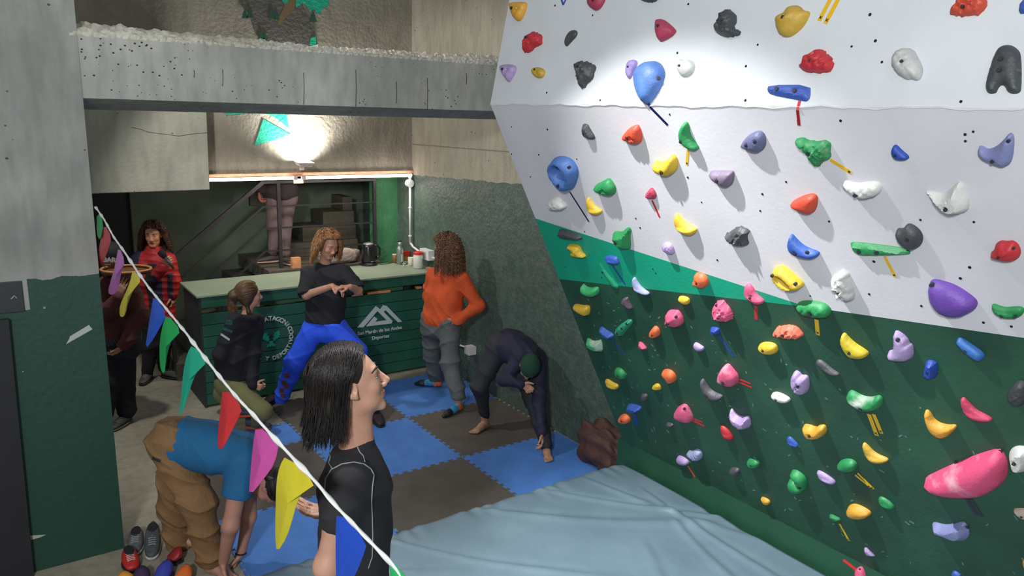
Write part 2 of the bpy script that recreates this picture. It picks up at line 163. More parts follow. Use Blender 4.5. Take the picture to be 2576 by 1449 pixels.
TAPES=[
(0,'blue',[0.516,-0.573,0.544,-0.538],0.012,'left arm of the short blue tape mark at the top edge'),
(0,'blue',[0.559,-0.569,0.544,-0.538],0.012,'right arm of the short blue tape mark at the top edge'),
(0,'blue',[1.34,-0.018,1.357,0.004],0.014,'short blue tape piece at the tip of the big blue teardrop'),
(1,'navy',[1.355,0.007,1.436,0.098],0.014,'long navy tape below the kink under the big blue teardrop'),
(1,'tape_yellow',[1.518,0.223,1.487,0.3],0.014,'short upright yellow tape under the green curled hold'),
(1,'navy',[0.486,0.555,0.568,0.747],0.012,'thin navy tape under the big blue ring hold'),
(1,'tape_red',[1.173,0.529,1.19,0.628],0.012,'thin dark red tape under the small crimson pointed hold'),
(1,'tape_blue',[0.646,1.038,0.706,1.165],0.013,'blue tape under the small blue ribbed hold on the teal stripe'),
(1,'tape_red',[1.688,1.064,1.664,1.157],0.019,'red tape under the pink ribbed crescent'),
(1,'tape_blue',[0.359,1.699,0.433,1.804],0.012,'thin blue tape under the blue chalky wedge'),
(1,'tape_blue',[1.369,1.348,1.436,1.472],0.014,'blue tape under the small deep blue box hold'),
(1,'tape_red',[1.408,1.636,1.506,1.64],0.012,'upper of the two red tapes beside the pink chalk-dusted triangle'),
(1,'tape_red',[1.405,1.659,1.507,1.667],0.012,'lower of the two red tapes beside the pink chalk-dusted triangle'),
(1,'tape_blue',[0.292,2.388,0.271,2.517],0.035,'wide blue tape under the blue wedge at the bottom left'),
(1,'tape_red',[0.901,2.176,1.011,2.184],0.016,'longer of the forked red tapes beside the pink chalky egg'),
(1,'tape_red',[0.914,2.16,1.003,2.151],0.012,'shorter of the forked red tapes beside the pink chalky egg'),
(1,'tape_orange',[0.703,2.696,0.735,2.788],0.018,'orange tape under the lilac pebble at the kickboard joint'),
(1,'tape_yellow',[2.027,1.053,2.016,1.145],0.021,'wide yellow tape under the green lumpy hold'),
(1,'tape_yellow',[2.206,1.555,2.227,1.682],0.021,'left of the two yellow tapes under the smile-shaped hold'),
(1,'tape_yellow',[2.231,1.544,2.254,1.655],0.019,'right of the two yellow tapes under the smile-shaped hold'),
(1,'tape_yellow',[2.249,0.22,2.329,0.271],0.014,'slanting yellow tape right of the green dragon-like hold'),
(1,'tape_yellow',[2.411,0.633,2.442,0.724],0.013,'yellow tape under the long green bar'),
(0,'tape_yellow',[2.192,-0.413,2.16,-0.323],0.017,'left of the two yellow tapes at the top edge'),
(0,'tape_yellow',[2.225,-0.409,2.189,-0.31],0.018,'right of the two yellow tapes at the top edge'),
(0,'tape_red',[2.154,-0.023,2.153,0.012],0.012,'upper red tape segment under the blue bar'),
(1,'tape_darkred',[2.147,0.015,2.14,0.079],0.013,'lower dark red tape segment under the blue bar, below the kink'),
(1,'tape_black',[2.618,1.879,2.653,1.962],0.02,'left of the two black tapes under the huge pink hold'),
(1,'tape_black',[2.637,1.868,2.677,1.956],0.018,'right of the two black tapes under the huge pink hold'),
(1,'tape_yellow',[2.058,2.038,2.134,2.084],0.012,'lower of the slanting yellow tapes beside the green round hold'),
(1,'tape_yellow',[2.075,2.015,2.151,2.087],0.012,'upper of the slanting yellow tapes beside the green round hold'),
(1,'tape_yellow',[1.887,2.517,1.925,2.632],0.014,'narrow yellow tape under the tiny green chip'),
(2,'tape_red',[1.867,0.034,1.948,0.052],0.018,'red tape left of the pink foothold on the kickboard'),
]
TNUTS=[(0,0.47,-0.542),(0,0.811,-0.46),(0,1.468,-0.452),(0,1.463,-0.236),(0,1.863,-0.163),(0,1.001,-0.023),(0,1.898,-0.023),(0,0.545,-0.064),(1,1.467,0.044),(1,0.486,0.153),(1,0.136,0.147),(1,0.018,0.337),(1,0.311,0.323),(0,2.362,-0.328),(0,2.406,-0.233),(0,2.449,-0.157),(0,2.748,-0.02),(1,2.321,0.055),(1,2.784,0.082),(1,2.758,0.093),(1,2.757,0.117),(0,1.899,-0.248),(0,2.319,-0.218),(1,0.488,0.152),(1,0.662,0.327),(1,0.309,0.323),(1,0.131,0.487),(1,1.47,0.369),(1,1.514,0.499),(1,1.853,0.501),(1,0.998,0.664),(1,1.009,0.721),(1,1.513,0.83),(1,1.886,0.413),(1,0.49,0.829),(1,2.023,0.339),(1,2.191,0.506),(1,2.361,0.668),(1,2.731,0.618),(1,2.76,0.424),(1,2.321,0.055),(1,2.573,0.443),(1,0.133,1.16),(1,0.516,1.122),(1,0.491,1.163),(1,1.004,0.992),(1,1.513,0.831),(1,1.016,1.017),(1,2.359,0.667),(1,2.731,0.618),(1,2.694,0.674),(1,2.532,0.842),(1,2.856,0.847),(1,2.761,0.857),(1,2.315,0.839),(1,2.02,0.922)]
def px_ray(x, y): return FW+RT*((x-1288)/FPX)-UP*((y-724.5)/FPX)
def on_plane(x, y, n, d):
    n = np.array(n, float); v = px_ray(x, y); return CAM+v*((d-n@CAM)/(n@v))
def atX(x, y, v): return on_plane(x, y, (1, 0, 0), v)
def atY(x, y, v): return on_plane(x, y, (0, 1, 0), v)
def atZ(x, y, v): return on_plane(x, y, (0, 0, 1), v)
HN = np.array([0.574744, 0.818333, 0.0])
def J(x, y, B, off=0): return on_plane(x, y, HN, HN[:2]@np.array(B[:2])+off)

def srgb(h):
    if isinstance(h, str):
        c = [int(h[i:i+2], 16)/255 for i in (0, 2, 4)]
    else: c = h
    return tuple(((v/12.92) if v <= .04045 else ((v+.055)/1.055)**2.4) for v in c)+(1,)
MATS = {}
def mat(name, col, rough=.6, var=0, vscale=6, bump=0, bscale=40, metal=0, col2=None, coat=0, emit=None, estr=0, alpha=None, sheen=0, trans=0, spec=None, detail=4):
    if name in MATS: return MATS[name]
    m = bpy.data.materials.new(name); m.use_nodes = True; nt = m.node_tree; b = nt.nodes['Principled BSDF']
    c = srgb(col); b.inputs['Base Color'].default_value = c
    b.inputs['Roughness'].default_value = rough; b.inputs['Metallic'].default_value = metal
    if spec is not None: b.inputs['Specular IOR Level'].default_value = spec
    if coat: b.inputs['Coat Weight'].default_value = coat; b.inputs['Coat Roughness'].default_value = .15
    if sheen: b.inputs['Sheen Weight'].default_value = sheen
    if trans: b.inputs['Transmission Weight'].default_value = trans
    if emit: b.inputs['Emission Color'].default_value = srgb(emit); b.inputs['Emission Strength'].default_value = estr
    if var or bump:
        g = nt.nodes.new('ShaderNodeNewGeometry')
        if var:
            n = nt.nodes.new('ShaderNodeTexNoise'); n.inputs['Scale'].default_value = vscale; n.inputs['Detail'].default_value = detail
            nt.links.new(g.outputs['Position'], n.inputs['Vector'])
            r = nt.nodes.new('ShaderNodeValToRGB'); r.color_ramp.elements[0].position = .3; r.color_ramp.elements[1].position = .7
            c2 = srgb(col2) if col2 else tuple(v*(1+var) for v in c[:3])+(1,)
            c1 = c if col2 else tuple(v*(1-var) for v in c[:3])+(1,)
            r.color_ramp.elements[0].color = c1; r.color_ramp.elements[1].color = c2
            nt.links.new(n.outputs['Fac'], r.inputs[0]); nt.links.new(r.outputs[0], b.inputs['Base Color'])
        if bump:
            n = nt.nodes.new('ShaderNodeTexNoise'); n.inputs['Scale'].default_value = bscale; n.inputs['Detail'].default_value = 3
            nt.links.new(g.outputs['Position'], n.inputs['Vector'])
            bm = nt.nodes.new('ShaderNodeBump'); bm.inputs['Strength'].default_value = bump; bm.inputs['Distance'].default_value = .02
            nt.links.new(n.outputs['Fac'], bm.inputs['Height']); nt.links.new(bm.outputs[0], b.inputs['Normal'])
    MATS[name] = m; return m

class NG:
    """small node-graph writer for the concrete and paint materials"""
    def __init__(s, name):
        s.m = bpy.data.materials.new(name); s.m.use_nodes = True; s.nt = s.m.node_tree; s.b = s.nt.nodes['Principled BSDF']
        s.g = s.nt.nodes.new('ShaderNodeNewGeometry'); s.pos = s.g.outputs['Position']
    def link(s, a, b): s.nt.links.new(a, b)
    def put(s, sock, v):
        if hasattr(v, 'links') or isinstance(v, bpy.types.NodeSocket): s.link(v, sock)
        else: sock.default_value = v
    def noise(s, scale, detail=4, vec=None, rough=.5, dist=0):
        n = s.nt.nodes.new('ShaderNodeTexNoise'); n.inputs['Scale'].default_value = scale; n.inputs['Detail'].default_value = detail
        n.inputs['Roughness'].default_value = rough; n.inputs['Distortion'].default_value = dist
        s.link(vec or s.pos, n.inputs['Vector']); return n.outputs['Fac']
    def voro(s, scale, vec=None, rnd=1):
        n = s.nt.nodes.new('ShaderNodeTexVoronoi'); n.inputs['Scale'].default_value = scale; n.inputs['Randomness'].default_value = rnd
        s.link(vec or s.pos, n.inputs['Vector']); return n.outputs['Distance']
    def scale(s, v):
        n = s.nt.nodes.new('ShaderNodeMapping'); n.inputs['Scale'].default_value = v; s.link(s.pos, n.inputs['Vector']); return n.outputs[0]
    def math(s, op, a, b=0.0, clamp=False):
        n = s.nt.nodes.new('ShaderNodeMath'); n.operation = op; n.use_clamp = clamp; s.put(n.inputs[0], a); s.put(n.inputs[1], b); return n.outputs[0]
    def ramp(s, f, a, b):
        n = s.nt.nodes.new('ShaderNodeMapRange'); s.put(n.inputs[0], f); n.inputs[1].default_value = a; n.inputs[2].default_value = b; return n.outputs[0]
    def mix(s, f, a, b):
        n = s.nt.nodes.new('ShaderNodeMix'); n.data_type = 'RGBA'; s.put(n.inputs[0], f); s.put(n.inputs[6], a); s.put(n.inputs[7], b); return n.outputs[2]
    def xyz(s):
        n = s.nt.nodes.new('ShaderNodeSeparateXYZ'); s.link(s.pos, n.inputs[0]); return n.outputs
    def bump(s, h, st, dist=.02):
        n = s.nt.nodes.new('ShaderNodeBump'); n.inputs['Strength'].default_value = st; n.inputs['Distance'].default_value = dist
        s.put(n.inputs['Height'], h); s.link(n.outputs[0], s.b.inputs['Normal'])
    def done(s, col, rough=.8):
        s.put(s.b.inputs['Base Color'], col); s.put(s.b.inputs['Roughness'], rough); return s.m

def concrete(name, c1, c2, pits=1.0, paint=None, streak=(1, 1, .25), rough_bump=.35, pscale=9, pt=.10):
    g = NG(name)
    n1 = g.noise(1.3, 5); n2 = g.noise(14, 5, g.scale(streak))
    col = g.mix(g.ramp(n1, .35, .68), srgb(c1), srgb(c2))
    col = g.mix(g.math('MULTIPLY', g.ramp(n2, .42, .72), .55), col, tuple(v*.72 for v in srgb(c1)[:3])+(1,))
    pit = g.voro(pscale, g.scale((1, 1, 1.3)))
    sel = g.ramp(g.noise(2.1, 2), .38, .60)
    pf = g.math('MULTIPLY', g.math('LESS_THAN', pit, g.math('MULTIPLY', sel, pt)), pits)
    col = g.mix(pf, col, srgb('2c2c28'))
    h = g.math('ADD', g.math('MULTIPLY', g.noise(30, 4), .5), g.math('MULTIPLY', g.noise(5, 3), .8))
    h = g.math('SUBTRACT', h, g.math('MULTIPLY', pf, .6))
    rough = .85
    if paint:
        fac, pcol = paint(g); col = g.mix(fac, col, pcol); rough = g.math('SUBTRACT', .85, g.math('MULTIPLY', fac, .35))
    g.bump(h, rough_bump); return g.done(col, rough)

class MB:
    def __init__(s): s.v = []; s.f = []; s.mi = []
    def add(s, v, f, mi=0):
        o = len(s.v); s.v += [tuple(map(float, p)) for p in v]; s.f += [tuple(i+o for i in q) for q in f]; s.mi += [mi]*len(f); return s
    def box(s, x0, y0, z0, x1, y1, z1, mi=0):
        return s.add([(x0, y0, z0), (x1, y0, z0), (x1, y1, z0), (x0, y1, z0), (x0, y0, z1), (x1, y0, z1), (x1, y1, z1), (x0, y1, z1)],
                     [(0, 3, 2, 1), (4, 5, 6, 7), (0, 1, 5, 4), (1, 2, 6, 5), (2, 3, 7, 6), (3, 0, 4, 7)], mi)
    def bar(s, a, b, w, t, up=(0, 0, 1), mi=0):
        a = Vector(a); b = Vector(b); d = (b-a).normalized(); u = Vector(up); x = d.cross(u)
        if x.length < 1e-4: x = d.cross(Vector((1, 0, 0)))
        x.normalize(); y = x.cross(d).normalized(); x *= w/2; y *= t/2
        return s.add([a-x-y, a+x-y, a+x+y, a-x+y, b-x-y, b+x-y, b+x+y, b-x+y], [(0, 3, 2, 1), (4, 5, 6, 7), (0, 1, 5, 4), (1, 2, 6, 5), (2, 3, 7, 6), (3, 0, 4, 7)], mi)
    def tube(s, pts, r, seg=8, mi=0, rs=None, cap=True):
        pts = [Vector(p) for p in pts]; n = len(pts); o = len(s.v); ref = None
        for i, p in enumerate(pts):
            d = (pts[min(i+1, n-1)]-pts[max(i-1, 0)]).normalized()
            if ref is None: ref = d.orthogonal().normalized()
            ref = (ref-d*ref.dot(d)); ref = ref.normalized() if ref.length > 1e-6 else d.orthogonal().normalized()
            y = d.cross(ref); rr = rs[i] if rs is not None else r
            for k in range(seg):
                a = 2*math.pi*k/seg; s.v.append(tuple(p+ref*(rr*math.cos(a))+y*(rr*math.sin(a))))
        for i in range(n-1):
            for k in range(seg):
                s.f.append((o+i*seg+k, o+i*seg+(k+1) % seg, o+(i+1)*seg+(k+1) % seg, o+(i+1)*seg+k)); s.mi.append(mi)
        if cap:
            s.f.append(tuple(o+k for k in range(seg-1, -1, -1))); s.f.append(tuple(o+(n-1)*seg+k for k in range(seg))); s.mi += [mi, mi]
        return s
    def lathe(s, prof, c=(0, 0, 0), seg=24, mi=0, squash=1):
        o = len(s.v); n = len(prof)
        for r, z in prof:
            for k in range(seg):
                a = 2*math.pi*k/seg; s.v.append((c[0]+r*math.cos(a), c[1]+r*squash*math.sin(a), c[2]+z))
        for i in range(n-1):
            for k in range(seg):
                s.f.append((o+i*seg+k, o+i*seg+(k+1) % seg, o+(i+1)*seg+(k+1) % seg, o+(i+1)*seg+k)); s.mi.append(mi)
        s.f.append(tuple(o+k for k in range(seg-1, -1, -1))); s.f.append(tuple(o+(n-1)*seg+k for k in range(seg))); s.mi += [mi, mi]
        return s
    def slab(s, poly, d, mi=0):
        """polygon (3D points) given thickness along vector d"""
        n = len(poly); o = len(s.v); d = Vector(d)
        s.v += [tuple(Vector(p)) for p in poly]+[tuple(Vector(p)+d) for p in poly]
        s.f.append(tuple(o+i for i in range(n))); s.f.append(tuple(o+n+i for i in range(n-1, -1, -1))); s.mi += [mi, mi]
        for i in range(n): s.f.append((o+i, o+n+i, o+n+(i+1) % n, o+(i+1) % n)); s.mi.append(mi)
        return s
def mesh_from(name, v, f, mats, mi=None, smooth=False, recalc=True):
    me = bpy.data.meshes.new(name); me.from_pydata(v, [], f)
    for m in (mats if isinstance(mats, (list, tuple)) else [mats]): me.materials.append(m)
    if mi is not None and len(set(mi)) > 1: me.polygons.foreach_set('material_index', list(mi))
    if recalc:
        bm = bmesh.new(); bm.from_mesh(me); bmesh.ops.recalc_face_normals(bm, faces=bm.faces); bm.to_mesh(me); bm.free()
    if smooth: me.polygons.foreach_set('use_smooth', [True]*len(me.polygons))
    me.update(); return me
def tag(o, label=None, cat=None, group=None, kind=None):
    if label: o['label'] = label
    if cat: o['category'] = cat
    if group: o['group'] = group
    if kind: o['kind'] = kind
    return o
def link(name, me, parent=None, loc=None, **k):
    """a mesh in world coordinates becomes an object whose origin sits at loc (top level) or at its parent's"""
    o = bpy.data.objects.new(name, me); COL.objects.link(o)
    if parent is not None:
        o.parent = parent; M = parent_world(parent)
        me.transform(M.inverted())
    else:
        if loc is None:
            vs = [v.co for v in me.vertices]
            loc = ((min(v.x for v in vs)+max(v.x for v in vs))/2, (min(v.y for v in vs)+max(v.y for v in vs))/2, min(v.z for v in vs))
        me.transform(Matrix.Translation(-Vector(loc))); o.location = loc
    return tag(o, **k)
def parent_world(p):
    M = Matrix.Translation(p.location)
    while p.parent is not None: p = p.parent; M = Matrix.Translation(p.location) @ M
    return M
def obj(name, mb, m, parent=None, smooth=False, bevel=0, loc=None, **k):
    me = mesh_from(name, mb.v, mb.f, m, mb.mi, smooth)
    o = link(name, me, parent, loc, **k)
    if bevel:
        b = o.modifiers.new('edge', 'BEVEL'); b.width = bevel; b.segments = 2; b.limit_method = 'ANGLE'
    return o
def empty(name, loc, **k):
    o = bpy.data.objects.new(name, None); COL.objects.link(o); o.location = [float(v) for v in loc]; o.empty_display_size = .1
    return tag(o, **k)
def autosmooth(o, ang=40):
    me = o.data; me.polygons.foreach_set('use_smooth', [True]*len(me.polygons))
    try: me.set_sharp_from_angle(angle=math.radians(ang))
    except Exception: pass
def text_obj(name, s, size, origin, xdir, ydir, m, parent=None, ext=.004, align='CENTER', **k):
    cu = bpy.data.curves.new(name, 'FONT'); cu.body = s; cu.size = size; cu.align_x = align; cu.align_y = 'CENTER'; cu.extrude = ext; cu.offset = size*.02
    t = bpy.data.objects.new(name, cu); COL.objects.link(t)
    dg = bpy.context.evaluated_depsgraph_get(); me = bpy.data.meshes.new_from_object(t.evaluated_get(dg))
    bpy.data.objects.remove(t); bpy.data.curves.remove(cu)
    x = Vector(xdir).normalized(); y = Vector(ydir).normalized(); z = x.cross(y)
    M = Matrix(((x[0], y[0], z[0], origin[0]), (x[1], y[1], z[1], origin[1]), (x[2], y[2], z[2], origin[2]), (0, 0, 0, 1)))
    me.transform(M); me.materials.clear(); me.materials.append(m)
    return link(name, me, parent, **k)
def join_meshes(name, mes, m):
    v = []; f = []
    for me in mes:
        o = len(v); v += [tuple(q.co) for q in me.vertices]; f += [tuple(i+o for i in p.vertices) for p in me.polygons]
    return mesh_from(name, v, f, m)
# ================================================================== THE SETTING
def S(name, mb, m, **k): return obj(name, mb, m, kind='structure', **k)
def paint_pillar(g):
    o = g.xyz(); edge = g.math('SUBTRACT', 1.83, g.math('MULTIPLY', g.math('LESS_THAN', o[0], -2.95), .17))
    zz = g.math('ADD', o[2], g.math('MULTIPLY', g.math('SUBTRACT', g.noise(7, 4), .5), .07))
    fac = g.math('LESS_THAN', zz, edge)
    chips = g.math('LESS_THAN', g.voro(5), .035)
    return g.math('MULTIPLY', fac, g.math('SUBTRACT', 1, chips)), srgb('1f4438')
def paint_side(g):
    o = g.xyz(); zz = g.math('ADD', o[2], g.math('ADD', g.math('MULTIPLY', o[1], .035), g.math('MULTIPLY', g.math('SUBTRACT', g.noise(8, 3), .5), .05)))
    fac = g.math('LESS_THAN', zz, 2.19)
    col = g.mix(g.ramp(g.noise(16, 4), .42, .62), srgb('3f564d'), srgb('50625a'))
    return g.math('MULTIPLY', fac, .95), col
M_beam = concrete('beam_concrete', '8f9189', 'b4b5ac', 1, pscale=27, pt=.17)
M_pillar = concrete('pillar_concrete', '7f837e', 'a7a8a2', .8, paint_pillar, rough_bump=.25)
M_side = concrete('side_wall_concrete', '9b9686', 'b0a795', .6, paint_side, rough_bump=1.0)
M_mural = concrete('mural_wall_concrete', '837d6e', 'a0988a', .4, rough_bump=1.0)
M_block = concrete('lintel_concrete', '9e9e90', 'b2b1a2', .6, rough_bump=.4)
M_rubble = concrete('rubble_concrete', 'b8b4a5', 'd2cfc0', .5, rough_bump=1.0)
M_floor = concrete('floor_concrete', '8b8574', 'a39d8b', .1, streak=(1, 1, 1), rough_bump=.15)
M_green = mat('dark_green_plaster', '5b6b58', .7, .18, 3, .35, 25)
M_olive = mat('olive_green_plaster', '4b594a', .75, .14, 2, .3, 30)
M_step = mat('stair_concrete', '4f4c40', .8, .2, 8, .3, 40)
M_black = mat('black_paint', '1b1d22', .6, .1, 8)
S('floor', MB().box(-6, -9, -.1, 1.3, 4.2, 0), M_floor)
# right wall (rough, painted green up to head height above the counter)
S('wall_right', MB().box(1.03, -9, 0, 1.25, 3.6, 5.2), M_side)
o = atX(1040, 372, 1.03); seam = MB()
seam.bar((1.028, 1.9, 2.47), (1.028, -.9, 2.50), .009, .004, up=(1, 0, 0))
S('trim_1', seam, mat('seam_dark', '7d7464', .9))
# back wall with the mural, starts above the stair opening
S('wall_back', MB().box(-6, 1.9, 2.14, 1.03, 2.05, 5.2), M_mural)
S('trim_2', MB().box(-1.26, 1.86, 2.145, 1.03, 1.9, 2.175), mat('raw_batten', 'c08d6e', .7, .2, 20))
lint = MB(); lint.add([(-3.2, 1.7, 2.03), (-1.27, 1.7, 2.04), (-1.27, 1.9, 2.04), (-3.2, 1.9, 2.03), (-3.2, 1.7, 3.25), (-1.25, 1.7, 3.25), (-1.25, 1.9, 3.25), (-3.2, 1.9, 3.25)],
    [(0, 3, 2, 1), (4, 5, 6, 7), (0, 1, 5, 4), (1, 2, 6, 5), (2, 3, 7, 6), (3, 0, 4, 7)])
S('wall_lintel', lint, M_block, bevel=.008)
crack = MB(); pts = [atY(x, y, 1.697) for x, y in ((330, 320), (355, 325), (372, 332), (395, 335), (420, 338), (450, 342), (490, 336), (526, 333))]
crack.tube(pts, .0014, 4); S('trim_3', crack, mat('crack_dark', '4a463b', .9))
# stairwell behind the opening
S('wall_stair', MB().box(-1.74, 3.3, 0, 1.03, 3.45, 3.2), M_green)
S('wall_stair_left', MB().box(-3.6, 3.3, 0, -2.12, 3.45, 3.2), M_olive)
S('wall_corner', MB().box(.72, 2.28, 0, 1.03, 2.4, 2.6), mat('bright_green_plaster', '3e7a52', .6, .2, 6, .5, 25))
S('door_1', MB().box(-2.12, 3.36, 0, -1.74, 3.42, 3.2), M_black)
S('ceiling_stair', MB().box(-3.6, 2.05, 3.2, 1.03, 3.5, 3.3), M_olive)
# pillar on the left
S('pillar', MB().box(-3.9, -1.0, 0, -2.58, -.45, 5.2), M_pillar)
# concrete beam
bm_ = MB(); n = 60; xs = np.linspace(-2.579, 1.04, n)
top = [3.215+.0*random.random() for _ in xs]
for i in range(n-1):
    x0, x1 = xs[i], xs[i+1]
    bm_.add([(x0, -1, 2.855), (x1, -1, 2.855), (x1, -.70, 2.79), (x0, -.70, 2.79), (x0, -1, top[i]), (x1, -1, top[i+1]), (x1, -.70, 3.2), (x0, -.70, 3.2)],
            [(0, 3, 2, 1), (4, 5, 6, 7), (0, 1, 5, 4), (2, 3, 7, 6)])
S('beam', bm_, M_beam)
rub = MB(); nx, ny = 260, 12; X = np.linspace(-2.62, 1.0, nx)
prof = [(-1.0, 0), (-1.004, .012), (-.985, .03), (-.965, .04), (-.94, .038), (-.92, .03), (-.90, .045), (-.87, .07), (-.83, .085), (-.78, .08), (-.74, .05), (-.71, 0)]
vv = []
for i, x in enumerate(X):
    k = .75+.35*math.sin(x*2.1+.5)+.1*math.sin(x*7)
    for (y, z) in prof:
        vv.append((x, y+rng.normal(0, .002), 3.205+z*(.42+.40*k)+(.006*math.sin(x*31+y*40)+.005*math.sin(x*67+y*90)+rng.normal(0, .0025) if z else -.01)))
ff = [(i*ny+j, (i+1)*ny+j, (i+1)*ny+j+1, i*ny+j+1) for i in range(nx-1) for j in range(ny-1)]
rub.add(vv, ff); S('beam_rubble_ledge', rub, M_rubble)
# vertical cracks on the beam
ck = MB()
for (x, y0, y1) in ((764, 183, 262), (895, 175, 268), (997, 205, 260), (1075, 195, 275), (1173, 185, 212), (560, 175, 217), (488, 176, 195)):
    ck.tube([atY(x, y0, -1.002), atY(x+1, (y0+y1)/2, -1.002), atY(x, y1, -1.002)], .0022, 4)
S('trim_4', ck, mat('crack_dark', '4a463b'))
# painted mural: thin paint shapes on the back wall
M_teal = mat('mural_teal', '0f9f7c', .6, .12, 9, .6, 30); M_pine = mat('mural_pine', '1f4a38', .8); M_wine = mat('mural_rock', '55524a', .8, .15, 7, .7, 30)
mural = empty('wall_mural', (0, 1.88, 3), label='teal and dark painted forest mural on the concrete back wall', cat='mural')
def patch(name, pts, m, y=1.896, th=.004, par=mural, lab=None):
    mb = MB(); mb.slab([atY(a, b, y) for a, b in pts], (0, -th, 0)); return obj(name, mb, m, par, label=lab)
patch('painted_hill', [(592, -40), (600, 5), (622, 30), (636, 62), (640, 80), (660, 110), (800, 130), (788, 60), (775, 40), (760, 10), (755, -40)], M_wine)
patch('painted_trunk', [(728, -40), (745, -40), (742, 15), (735, 30), (718, 45), (705, 62), (698, 60), (700, 45), (712, 25), (716, 5)], mat('mural_brown', '6d5b3d', .8), 1.8935)
patch('painted_leaf', [(705, -40), (728, -40), (724, 6), (716, 10), (710, 2)], M_teal, 1.892)
patch('painted_leaf', [(744, -40), (832, -40), (826, 12), (812, 22), (806, 30), (801, 38), (790, 22), (780, 30), (772, 14), (762, 8), (744, 20)], M_teal, 1.892)
for cx, cy, s in ((616, 36, 1), (629, 34, 1.15), (683, 36, 1.15), (696, 42, .9), (657, 90, 1.1), (667, 93, .8), (787, 44, 1.2)):
    patch('painted_pine', [(cx, cy-14*s), (cx+5*s, cy-4*s), (cx+4*s, cy-3*s), (cx+8*s, cy+9*s), (cx-8*s, cy+9*s), (cx-4*s, cy-3*s), (cx-5*s, cy-4*s)], M_pine, 1.889)
patch('painted_leaf', [(782, 95), (794, 92), (796, 118), (786, 120), (779, 110)], M_teal, 1.889)
patch('painted_triangle', [(562, 262), (720, 262), (720, 280), (726, 318), (730, 326), (688, 292), (660, 284), (612, 286), (568, 290)], M_teal)
patch('painted_triangle', [(662, 299), (732, 338), (690, 352), (640, 366)], M_teal)

# ------------------------------------------------------------------ climbing wall
K = np.array([-.52, -2.1, 2.89]); Cc = np.array([.76, -2.1, .41])
LOD = Cc-K; LL = float(np.linalg.norm(LOD)); LOD = LOD/LL; NLO = np.array([-.888621, 0, -.458643])
UPD = np.array([-.52+.40, 0, 2.89-3.5]); UPD /= np.linalg.norm(UPD); NUP = np.array([-.981194, 0, .193022])
SD = np.array([0, -1., 0])
PLN = [(K, UPD, NUP), (K, LOD, NLO), (Cc, np.array([0, 0, -1.]), np.array([-1., 0, 0]))]
def pp(pi, s, t, h=0):
    o, d, n = PLN[pi]; return o+SD*s+d*t+n*h
M_white = mat('white_wall_paint', 'c6ccd0', .55, .05, 3, .035, 55)
M_grey = mat('pale_grey_wall_paint', 'cbcbd0', .6, .05, 3, .035, 55)
M_tealp = mat('teal_wall_paint', '089a78', .55, .05, 5, .08, 50)
M_dkg = mat('dark_green_wall_paint', '1e4a35', .55, .3, 2.5, .12, 50)
M_kick = mat('kickboard_green_paint', '194430', .5, .12, 4, .1, 50)
M_ply = mat('plywood_edge', '9d8a70', .8)
cw = empty('climbing_wall', (.3, -3.5, 0), label='white, teal and dark green overhanging climbing wall', cat='climbing wall')
def cpanel(name, pi, poly, m, th=-.02, lab=None):
    mb = MB(); mb.slab([pp(pi, s, t) for s, t in poly], PLN[pi][2]*th); return obj(name, mb, m, cw, label=lab)
SE = 3.9
cpanel('upper_panel', 0, [(0, -1.6), (SE, -1.6), (SE, 0), (0, 0)], M_white, lab='white upright upper panel')
cpanel('grey_panel', 1, [(0, 0), (SE, 0), (SE, .82), (2.895, .887), (1.989, .991), (0, .806)], M_grey, lab='pale grey overhanging panel')
cpanel('teal_stripe', 1, [(0, .806), (1.989, .991), (0, 1.287)], M_tealp, lab='teal painted wedge')
cpanel('dark_panel', 1, [(0, 1.287), (1.989, .991), (2.895, .887), (SE, .82), (SE, LL), (0, LL)], M_dkg, lab='dark green overhanging panel')
cpanel('kickboard', 2, [(-.05, 0), (SE, 0), (SE, .41), (-.05, .41)], M_kick, lab='green kickboard at the foot')
mb = MB()   # lumpy filler bead along the kink
for i in range(90):
    s0 = i*SE/90; s1 = (i+1)*SE/90; z = .004*math.sin(i*.7)+.003*math.sin(i*1.9)
    mb.tube([pp(1, s0, .002+z), pp(1, s1, .002+.004*math.sin((i+1)*.7)+.003*math.sin((i+1)*1.9))], .0035, 5, cap=False)
obj('kink_filler', mb, M_grey, cw)
for s0 in (.02, 1.3, 2.6, 3.85):   # studs behind the panels
    mb = MB().bar(pp(1, s0, .03, -.065), pp(1, s0, LL-.03, -.065), .045, .09, up=NLO)
    obj('stud', mb, M_ply, cw)
    mb = MB().bar(pp(0, s0, -1.58, -.065), pp(0, s0, -.06, -.065), .045, .09, up=NUP); obj('stud', mb, M_ply, cw)
hp = MB()
for pi, s, t in TNUTS:
    a = pp(pi, s, t, -.001); b = pp(pi, s, t, .0016); hp.tube([a, b], .0042+.0018*random.random(), 8)
obj('bolt_hole', hp, mat('hole_black', '141414', .9), cw, kind='stuff')
sc = MB()
for _ in range(150):   # chalk and paint scuffs
    pi = 1; s = random.uniform(.05, 3.2); t = random.uniform(1.35, 2.7); a = random.uniform(0, 3.14); L = random.uniform(.004, .014); wd = random.uniform(.002, .005)
    c = np.array([s, t]); d = np.array([math.cos(a), math.sin(a)])*L; e = np.array([-math.sin(a), math.cos(a)])*wd
    sc.slab([pp(pi, *(c-d-e), .0005), pp(pi, *(c+d-e), .0005), pp(pi, *(c+d+e), .0005), pp(pi, *(c-d+e), .0005)], NLO*.0006)
obj('chalk_scuff', sc, mat('scuff_pale', '5f7d70', .9), cw, kind='stuff')

